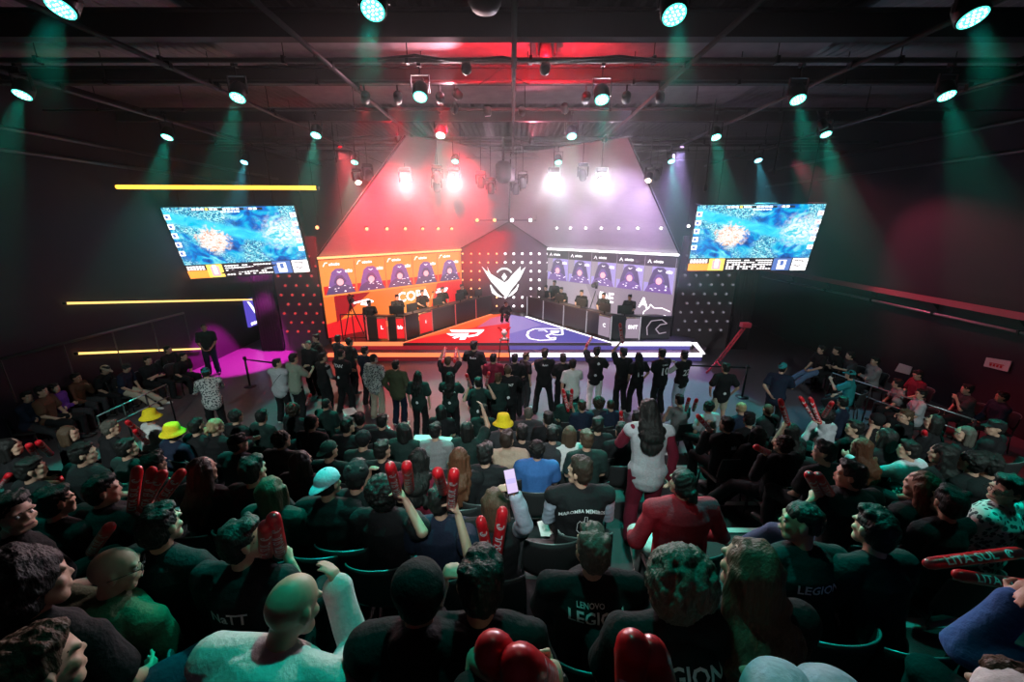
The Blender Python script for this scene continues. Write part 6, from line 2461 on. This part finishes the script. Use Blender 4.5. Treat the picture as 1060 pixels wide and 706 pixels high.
sp(850, 362, 'in dark top with pale jeans stretched, right side seats', 'short', 'k', 'k', 'j', row=F(1.0), yaw=85, face=True, legs='ext')
sp(880, 368, 'red-lit with arm out, right side seats', 'short', 'k', 'c', 'k', row=F(1.0), yaw=80, face=True, arms=('reach', 'lap'))
sp(906, 374, 'red-lit in grey sweater, right side seats', 'short', 'k', 'g', 'k', row=F(1.0), yaw=75, face=True, tops='long', arms=('cross', 'cross'))
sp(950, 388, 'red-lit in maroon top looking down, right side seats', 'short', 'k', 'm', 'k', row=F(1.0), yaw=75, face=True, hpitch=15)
sp(929, 397, 'red-lit with forearms on knees, right side seats', 'short', 'k', 'g', 'k', row=F(.97), yaw=60, face=True, lean=20, arms=('knees', 'knees'))
sp(953, 408, 'red-lit in pale top nearest the right rail', 'short', 'k', 'p', 'k', row=F(.97), yaw=60, face=True)
sp(1001, 403, 'red-lit with raised hand near the paper signs', 'short', 'k', 'c', 'k', row=F(1.0), yaw=70, face=True, arms=('chin', 'lap'))
sp(1037, 411, 'in white-collared dark jacket, far right side seats', 'short', 'k', 'n', 'k', row=F(1.0), yaw=70, face=True, tops='long', skin='m')

# ------------------------------------------------------------------ players behind the desks
for i, (px, py, Y, lab) in enumerate(((382, 314, 15.15, 'outermost on the left team, at the red desk'), (411, 308, 16.2, 'second from outside on the left team'), (437, 303, 17.1, 'third on the left team, middle seat'),
                                      (458, 300, 17.9, 'fourth on the left team'), (478, 297, 18.8, 'innermost on the left team near the emblem'))):
    p = onY(px, py, Y)
    zf = p.z - 1.27
    person(px, py, 'player ' + lab, 'short', 'k', 'k', 'k', row=(zf, 1.0), yaw=-150, face=True, arms=('desk', 'desk'), jit=False, hpitch=8, lean=6)
for i, (px, py, Y, lab) in enumerate(((581, 300, 18.2, 'innermost on the right team near the emblem'), (602, 303, 17.3, 'second on the right team from the emblem'), (625, 306, 16.4, 'third on the right team, middle seat'),
                                      (652, 308, 15.9, 'fourth on the right team'), (565, 298, 19.0, 'tucked at the inner end of the right desks'))):
    p = onY(px, py, Y)
    zf = p.z - 1.27
    person(px, py, 'player ' + lab, 'short', 'k', 'k', 'k', row=(zf, 1.0), yaw=150, face=True, arms=('desk', 'desk'), jit=False, hpitch=8, lean=6)
person(442, 294, 'person standing in black behind the left players', 'short', 'k', 'k', 'k', kind='stand', row=(.56, 1.0), yaw=-150, face=True, jit=False)
person(574, 293, 'person standing in black behind the right players', 'short', 'k', 'k', 'k', kind='stand', row=(.56, 1.0), yaw=150, face=True, jit=False)
# players' headsets
HS = 0
for o in list(COL.objects):
    if o.type == 'EMPTY' and o.get('label', '').startswith('player '):
        o['category'] = 'person'
        pass

# monitors on the desks
for side, ln in (('left', dl), ('right', dr)):
    for i in range(len(ln) - 1):
        if (side == 'left' and i == 0) or (side == 'right' and i == 5):
            continue
        a, b2 = Vector((*ln[i], 0)), Vector((*ln[i + 1], 0))
        u = (b2 - a).normalized()
        n = Vector((u.y, -u.x, 0))
        if n.y > 0:
            n = -n
        m_ = (a + b2) / 2 - n * .33
        monitor((m_.x, m_.y, 1.36), tuple(-n)[:2], '%s-side player monitor, %s from the outer end' % (side, ords[(i - 1) if side == 'left' else 4 - i]))

# ------------------------------------------------------------------ broadcast cameras on tripods
def tripod_camera(px, py, Y, zfoot, yaw, label, s=1.0):
    p = onY(px, py, Y)
    r_ = root('broadcast_camera', (p.x, p.y, zfoot), label, 'camera', None)
    f = Rz(math.radians(yaw))
    MB().box(p, (.16 * s, .42 * s, .20 * s), f, bev=.02).box(p + f @ Vector((0, .02, .15 * s)), (.06, .22 * s, .04), f).box(p + f @ Vector((-.12 * s, -.1, .08)), (.10, .10, .08), f).build('camera_body', DARKM, r_)
    MB().lathe([(.055 * s, 0), (.07 * s, .05), (.07 * s, .18 * s), (.09 * s, .20 * s), (.09 * s, .27 * s)], p + f @ Vector((0, .19 * s, 0)), f @ Vector((0, 1, 0)), 16).build('lens', DARKM, r_, True)
    MB().box(p - Vector((0, 0, .15)), (.12, .12, .10), f).tube([p + f @ Vector((.05, -.1, -.12)), p + f @ Vector((.25, -.5, -.28))], .012, 6).build('pan_head', BLACKM, r_)
    t = p - Vector((0, 0, .2))
    for k in range(3):
        a = math.radians(yaw) + 2 * PI * k / 3 + .5
        MB().tube([t, Vector((p.x + .42 * math.cos(a), p.y + .42 * math.sin(a), zfoot))], [.028, .018], 8).build('tripod_leg', BLACKM, r_, True)


tripod_camera(362, 309, 15.6, ZS, -150, 'broadcast camera on a tripod before the left orange screen', 1.1)
tripod_camera(618, 294, 17.7, ZS, 150, 'broadcast camera on a tripod behind the right players', 1.1)

# trophy on its stand and the camera crew crouching near the emblem
p = onY(522, 346, 13.2)
zt = onY(522, 352, 13.2).z
r_ = root('trophy_stand', (p.x, 13.2, 0), 'thin black frame stand in front of the stage centre', 'stand')
m_ = MB()
for sx in (-1, 1):
    m_.tube([(p.x + sx * .12, 13.2, zt), (p.x + sx * .24, 13.1, 0)], .018, 8)
    m_.tube([(p.x + sx * .12, 13.32, zt), (p.x + sx * .24, 13.42, 0)], .018, 8)
m_.build('leg_frame', BLACKM, r_, True)
MB().box((p.x, 13.26, zt), (.34, .2, .03), bev=.008).build('stand_top', BLACKM, r_)
GOLD = mat('trophy_metal', (.85, .70, .60), .35, .2)
r_ = root('trophy', (p.x, 13.26, zt + .015), 'small winged red and pale trophy on the black stand', 'trophy')
MB().lathe([(.11, 0), (.10, .05), (.05, .08), (.04, .13), (.10, .19), (.12, .28), (.07, .34)], (p.x, 13.26, zt + .015), (0, 0, 1), 20).build('cup', GOLD, r_, True)
m_ = MB()
for sx in (-1, 1):
    m_.slab([(p.x + sx * .06, 13.2, zt + .20), (p.x + sx * .24, 13.2, zt + .46), (p.x + sx * .15, 13.2, zt + .46), (p.x + sx * .02, 13.2, zt + .33)], (0, .02, 0))
m_.build('wing', RED_CAP, r_)
R['crew'] = person(524, 315, 'person crouching in black with a camera at the emblem', 'short', 'k', 'k', 'k', kind='sit', chair=False, row=(ZS, .9), yaw=-160, arms=('front', 'front'), face=True, jit=False, legs='tuck', lean=60, hpitch=-40)
g = (R['crew']['grip'][0] + R['crew']['grip'][1]) / 2
photo_camera(g, R['crew']['root'].rotation_euler.z, 'small camera held by the crouching one at the emblem', 1.4)

# ------------------------------------------------------------------ sticks in the audience
def held(px, py, y0):
    """the point under the pixel that comes nearest to somebody's hand, around the row at y0."""
    d = ray(px, py).normalized()
    c = Vector((0, 0, H))
    best = None
    for q in GRIPS:
        if abs(q.y - y0) > 1.3:
            continue
        p = c + d * (q - c).dot(d)
        e = (p - q).length
        if best is None or e < best[0]:
            best = (e, p)
    return best[1] if best and best[0] < .5 else onY(px, py, y0)


def hs(key, i, tip, label, **k):
    return stick(A[key]['grip'][i], tip, label, **k)


hs('redpair', 1, (592, 404), 'red stick standing below the loose white tee')
hs('hoodie', 0, (829, 412), 'red and white stick crossing left of the pale lilac hoodie')
hs('hoodie', 1, (839, 413), 'red stick nearest the pale lilac hoodie')
hs('longr', 0, (808, 415), 'red-capped stick raised by the long-haired one below the teal cap')
hs('greyhood', 0, (783, 463), 'red stick end in the hand of the grey hood')
hs('blackjkt', 0, (723, 431), 'red stick held left of the crown-marked jacket')
hs('bigblack', 0, (838, 492), 'red stick gripped by the large black tee, left one')
stick(A['bigblack']['grip'][0] + Vector((.085, 0, .0)), (847, 493), 'red stick gripped by the large black tee, right one')
hs('fourst', 1, (187, 490), 'red stick in the fist beside the white striped shoulder, farthest right of four')
stick(A['fourst']['grip'][1] + Vector((-.10, .0, .0)), (168, 491), 'red stick third of the four upright ones at left')
stick(onY(150, 526, A['fourst']['grip'][1].y), (157, 488), 'teal-lit stick second of the four upright ones at left')
stick(onY(137, 528, A['fourst']['grip'][1].y), (142, 487), 'teal-lit stick first of the four upright ones at left')
hs('natt', 1, (283, 537), 'red stick gripped above the pale green knee, upper one')
stick(A['natt']['grip'][1] + Vector((-.08, -.02, -.02)), (275, 545), 'red stick gripped above the pale green knee, lower one')
hs('dteal', 1, (470, 490), 'upright red stick between navy tee and filming one')
stick(held(459, 508, A['dteal']['head'].y + .35), (453, 489), 'short visible red stick end above the navy tee')
hs('curl', 1, (404, 483), 'teal-lit stick rising beside the large black curls')
stick(held(424, 506, A['curl']['head'].y + .3), (421, 482), 'dark teal-lit stick right of the large black curls')
yk = A['phone']['head'].y - .25
stick(onY(508, 588, yk), (498, 540), 'left stick of the V behind the filming one')
stick(onY(512, 590, yk), (520, 531), 'right stick of the V behind the filming one', sc_=1.1)
hs('bottomc', 0, (511, 675), 'red stick pointing at the viewer, left at the bottom edge')
hs('bottomc', 1, (538, 690), 'red stick pointing at the viewer, right at the bottom edge')
hs('botmid', 0, (655, 672), 'tall red stick at the bottom edge, left of the upright pair')
hs('botmid', 1, (674, 678), 'tall red stick at the bottom edge, right of the upright pair')
yb = 1.95
stick(onY(966, 583, yb), (1052, 572), 'large red stick lying over the blue sleeve at right', near=False, sc_=1.0)
stick(onY(996, 596, yb - .1), (1075, 608), 'lower red stick crossing the right frame edge', near=False, sc_=1.0)
for (bx, by, tx, ty, row_y, lab) in [
        (309, 455, 321, 434, 7.0, 'red and white stick below the hair bow'), (588, 424, 583, 404, 7.2, 'second red stick below the loose white tee'),
        (644, 446, 643, 427, 6.9, 'glowing red stick left of the aisle'), (640, 447, 638, 429, 6.9, 'red stick beside the glowing one at the aisle'),
        (710, 424, 713, 413, 7.4, 'red stick end right of the grey seated top'), (718, 424, 721, 414, 7.4, 'second red stick end right of the grey seated top'),
        (148, 450, 132, 437, 6.4, 'red stick lying left of the yellow hats, upper'), (152, 458, 140, 446, 6.3, 'red stick lying left of the yellow hats, lower'),
        (38, 474, 30, 461, 5.2, 'orange-red stick at the left block, left of two'), (52, 470, 40, 458, 5.2, 'orange-red stick at the left block, right of two'),
        (14, 526, 66, 494, 3.6, 'long white-lettered stick slanting at the left edge'), (2, 503, 9, 492, 3.8, 'red stick end at the left frame edge'),
        (14, 528, 25, 512, 3.5, 'short red stick end below the slanting stick'), (40, 520, 48, 508, 3.9, 'thin red stick behind the slanting stick'),
        (96, 570, 113, 546, 2.35, 'dark red stick behind the olive shirt, left of two'), (120, 572, 137, 545, 2.35, 'dark red stick behind the olive shirt, right of two'),
        (400, 440, 407, 448, 6.8, 'pale stick lying near the white sheets'), (318, 418, 321, 409, 7.6, 'red stick end above the hair bow'),
        (957, 462, 957, 447, 4.9, 'red stick end right of the brown-haired profile, left'), (970, 466, 972, 452, 4.8, 'red stick end right of the brown-haired profile, right'),
        (345, 428, 340, 418, 7.8, 'pale red stick end beside the broad dark back'), (786, 447, 770, 446, 6.0, 'red stick end pointing at the viewer near the dark bob'),
        (853, 430, 861, 417, 7.2, 'red stick end behind the thick black hair'), (602, 452, 600, 446, 7.0, 'tiny red stick end in the centre rows')]:
    stick(held(bx, by, row_y), (tx, ty), lab)

# phone held up
g = A['phone']['grip'][1]
pc = onY(529, 498, g.y)
r_ = root('phone', pc, 'lit phone held up by the light brown-haired one', 'phone')
d_ = (Vector((0, 0, H)) - pc).normalized()
Rm = d_.to_track_quat('Y', 'Z').to_matrix() @ Ry(.2)
MB().box(pc, (.075, .008, .155), Rm, bev=.004).build('phone_case', DARKM, r_)
MB().box(pc + d_ * .006, (.068, .002, .145), Rm).build('phone_screen', glow('phone_glow', (.75, .55, .95), .9), r_)
MB().box(pc + d_ * .008, (.06, .001, .03), Rm).build('phone_picture', L_PU2, r_)
# paper sheets (lit teal from above)
PAPER = mat('paper', (.72, .72, .70), .8, bump=.1, bscale=12)
INK = mat('ink_blue', (.03, .05, .25), .7)


def sheet(c4, label, ink=4):
    P4 = [Vector(q) for q in c4]
    n = (P4[1] - P4[0]).cross(P4[3] - P4[0]).normalized()
    if n.z < 0:
        n = -n
    r_ = root('paper_sheet', P4[0], label, 'sheet of paper')
    m_ = MB()
    k = 6
    g = []
    for i in range(k + 1):
        for j in range(k + 1):
            s, t = i / k, j / k
            g.append(P4[0].lerp(P4[1], s).lerp(P4[3].lerp(P4[2], s), t) + n * (.012 * math.sin(5 * s + 2 * t)))
    f = []
    for i in range(k):
        for j in range(k):
            a = i * (k + 1) + j
            f.append((a, a + 1, a + k + 2, a + k + 1))
    m_.add(g, f)
    m_.add([q - n * .002 for q in g], [tuple(reversed(q)) for q in f])
    m_.build('page', PAPER, r_)
    m_ = MB()
    for j in range(ink):
        t = (j + 1) / (ink + 1)
        for q in range(5):
            s0 = .12 + q * .155
            s1 = s0 + .11
            m_.add([P4[0].lerp(P4[1], s).lerp(P4[3].lerp(P4[2], s), tt) + n * (.012 * math.sin(5 * s + 2 * tt) + .004) for s, tt in ((s0, t), (s1, t), (s1, t + .05), (s0, t + .05))], [(0, 1, 2, 3)])
    if ink:
        m_.build('printed_lines', INK, r_)


def shp(pts, z, label, ink=4):
    sheet([onZ(x, y, z) for x, y in pts], label, ink)


shp([(188, 510), (222, 508), (203, 531), (181, 528)], 2.15, 'printed sheet on the lap right of the four sticks', 5)
shp([(556, 540), (585, 538), (590, 552), (560, 556)], 2.1, 'teal-lit sheets on the empty seat left of the varsity vest', 0)
shp([(430, 450), (468, 452), (472, 464), (425, 462)], 1.2, 'white sheets behind the long wavy hair', 0)
shp([(246, 468), (262, 462), (268, 466), (250, 474)], .9, 'folded white sheet in the left block', 3)
shp([(354, 424), (366, 421), (370, 427), (357, 431)], .7, 'white sheet beside the broad dark back', 0)
shp([(672, 545), (676, 541), (702, 552), (694, 560)], 2.25, 'striped mint paper fan beside the dense curls', 5)
for q, lab in (([(1021, 370), (1047, 374), (1043, 385), (1018, 379)], 'pink-lit paper sign with a bold mark on the right wall'), ([(931, 376), (944, 380), (941, 388), (926, 384)], 'pale paper sign on the right wall')):
    P4 = [onX(x, y, XR - .03) for x, y in q]
    r_ = root('paper_sign', P4[0], lab, 'sign')
    MB().slab(P4, (.02, 0, 0)).build('sheet', PAPER, r_)
    if 'bold' in lab:
        m_ = MB()
        def L4(s, t): return P4[0].lerp(P4[1], s).lerp(P4[3].lerp(P4[2], s), t) - Vector((.004, 0, 0))
        for s0 in (.22, .36, .50, .64):
            m_.add([L4(s0, .55), L4(s0 + .1, .55), L4(s0 + .1, .8), L4(s0, .8)], [(0, 1, 2, 3)])
        m_.add([L4(.2, .45), L4(.8, .45), L4(.8, .52), L4(.2, .52)], [(0, 1, 2, 3)])
        m_.build('bold_mark', RED_INF, r_)

# barrier posts and rails
def stanchion(px, top, bot, z, label):
    a = onZ(px[1], bot, z)
    t = onY(px[0], top, a.y)
    r_ = root('belt_stanchion', a, label, 'stanchion')
    MB().tube([a, (a.x, a.y, t.z)], .03, 10).build('post', BLACKM, r_, True)
    MB().lathe([(.17, 0), (.17, .015), (.05, .03)], a, (0, 0, 1), 20).build('base', BLACKM, r_, True)
    MB().lathe([(.04, 0), (.045, .03), (.045, .09), (.03, .1)], (a.x, a.y, t.z - .04), (0, 0, 1), 12).build('belt_head', BLACKM, r_, True)
    return a, t


a1, t1 = stanchion((251, 259), 371, 400, 0, 'black belt stanchion at the magenta passage')
a2, t2 = stanchion((777, 768), 380, 411, 0, 'black belt stanchion right of the light shorts')
o = MB().box((0, 0, 0), (.1, .1, .1))
mbx = MB()
e = onY(284, 375, t1.y)
mbx.slab([t1, e, e + Vector((0, 0, -.05)), t1 + Vector((0, 0, -.05))], (0, .004, 0))
tag(mbx.build('retractable_belt', BLACKM), 'black belt stretched from the stanchion toward the pale grey shirt', 'belt')
mbx = MB()
e = onY(700, 377, t2.y + 1.2)
mbx.slab([t2, e, e + Vector((0, 0, -.05)), t2 + Vector((0, 0, -.05))], (0, .004, 0))
tag(mbx.build('retractable_belt', BLACKM), 'black belt stretched behind the number jerseys to the right', 'belt')
RAIL = mat('rail_metal', (.35, .42, .45), .3, .8)


def rail(pts, zf, label):
    """pts: pixels of the top rail on a given height."""
    r_ = root('guard_rail', pts[0], label, 'railing')
    for h in (0, -.32):
        MB().tube([Vector(p) + Vector((0, 0, h)) for p in pts], .016, 8).build('rail', RAIL, r_, True)
    a, b2 = Vector(pts[0]), Vector(pts[-1])
    for t in (0, .33, .66, 1):
        q = a.lerp(b2, t)
        MB().tube([q, (q.x, q.y, zf)], .018, 8).build('post', BLACKM, r_, True)


rail([onZ(862, 386, 1.0), onZ(1010, 435, 1.0)], 0, 'thin teal-lit guard rail before the red-lit side seats')
rail([onZ(100, 431, 1.0), onZ(172, 398, 1.0)], 0, 'thin teal-lit guard rail before the left side seats')
# tall dark truss ladder at the right side, red lit slanting rig
r_ = root('camera_crane', onZ(745, 380, 0), 'red-lit camera crane arm right of the stage', 'camera crane')
a, b2 = onY(742, 374, 12.6), onY(768, 340, 12.6)
m_ = MB()
for dx in (0, .10):
    m_.tube([a + Vector((dx, 0, 0)), b2 + Vector((dx, 0, 0))], .028, 8)
for k in range(8):
    q = a.lerp(b2, k / 8); q2 = a.lerp(b2, (k + 1) / 8)
    m_.tube([q, q2 + Vector((.10, 0, 0))], .012, 6)
CR = mat('crane_red', (.55, .05, .09), .45)
m_.build('arm', CR, r_, True)
MB().box(b2 + Vector((.1, 0, .12)), (.30, .22, .16), bev=.02).build('head', CR, r_)
m_ = MB()
m_.tube([a, (a.x - .3, a.y, 0)], .03, 8).tube([a, (a.x + .3, a.y - .2, 0)], .03, 8).tube([a, (a.x, a.y + .35, 0)], .03, 8)
m_.build('tripod', CR, r_, True)
spot('crane_red_wash', (7.6, 10.9, 6.9), a + Vector((.3, 0, 0)), (1, .04, .12), 380, 12, .6, .06)
r_ = root('wash_light', (7.6, 10.9, 6.95), 'red wash light over the camera crane', 'stage light', 'wash lights on the far pipes')
MB().lathe([(.08, 0), (.08, .2), (.05, .25)], (7.6, 10.9, 6.96), (0, 0, 1), 14).tube([(7.6, 10.9, 7.2), (7.6, 10.5, 7.42)], .012, 6).build('housing', BLACKM, r_, True)
# empty chair with dotted mesh left of the varsity vest
e = onZ(573, 560, 1.7 + .9)
ec = make_chair(Vector((e.x, 2.65 + .1, 1.7)), 0, 'person none', 1.7)
ec['label'] = 'empty black chair with dotted mesh back beside the varsity vest'
print('people', len(PEOPLE), 'figures', len(FIG), 'verts', sum(len(m.vertices) for m in bpy.data.meshes))
sc.view_settings.view_transform = 'Standard'
sc.view_settings.look = 'None'
sc.view_settings.gamma = 1
sc.view_settings.exposure = 0.0
sc.view_settings.use_curve_mapping = False
cy = sc.cycles
cy.use_denoising = True
try:
    cy.denoiser = 'OPENIMAGEDENOISE'
except Exception:
    pass
cy.use_light_tree = True
cy.max_bounces = 4
cy.diffuse_bounces = 2
cy.glossy_bounces = 2
cy.volume_bounces = 0
cy.transmission_bounces = 2
cy.sample_clamp_indirect = 4
cy.sample_clamp_direct = 0
cy.caustics_reflective = False
cy.caustics_refractive = False
bpy.data.scenes.remove(TMP)
bpy.context.view_layer.update()
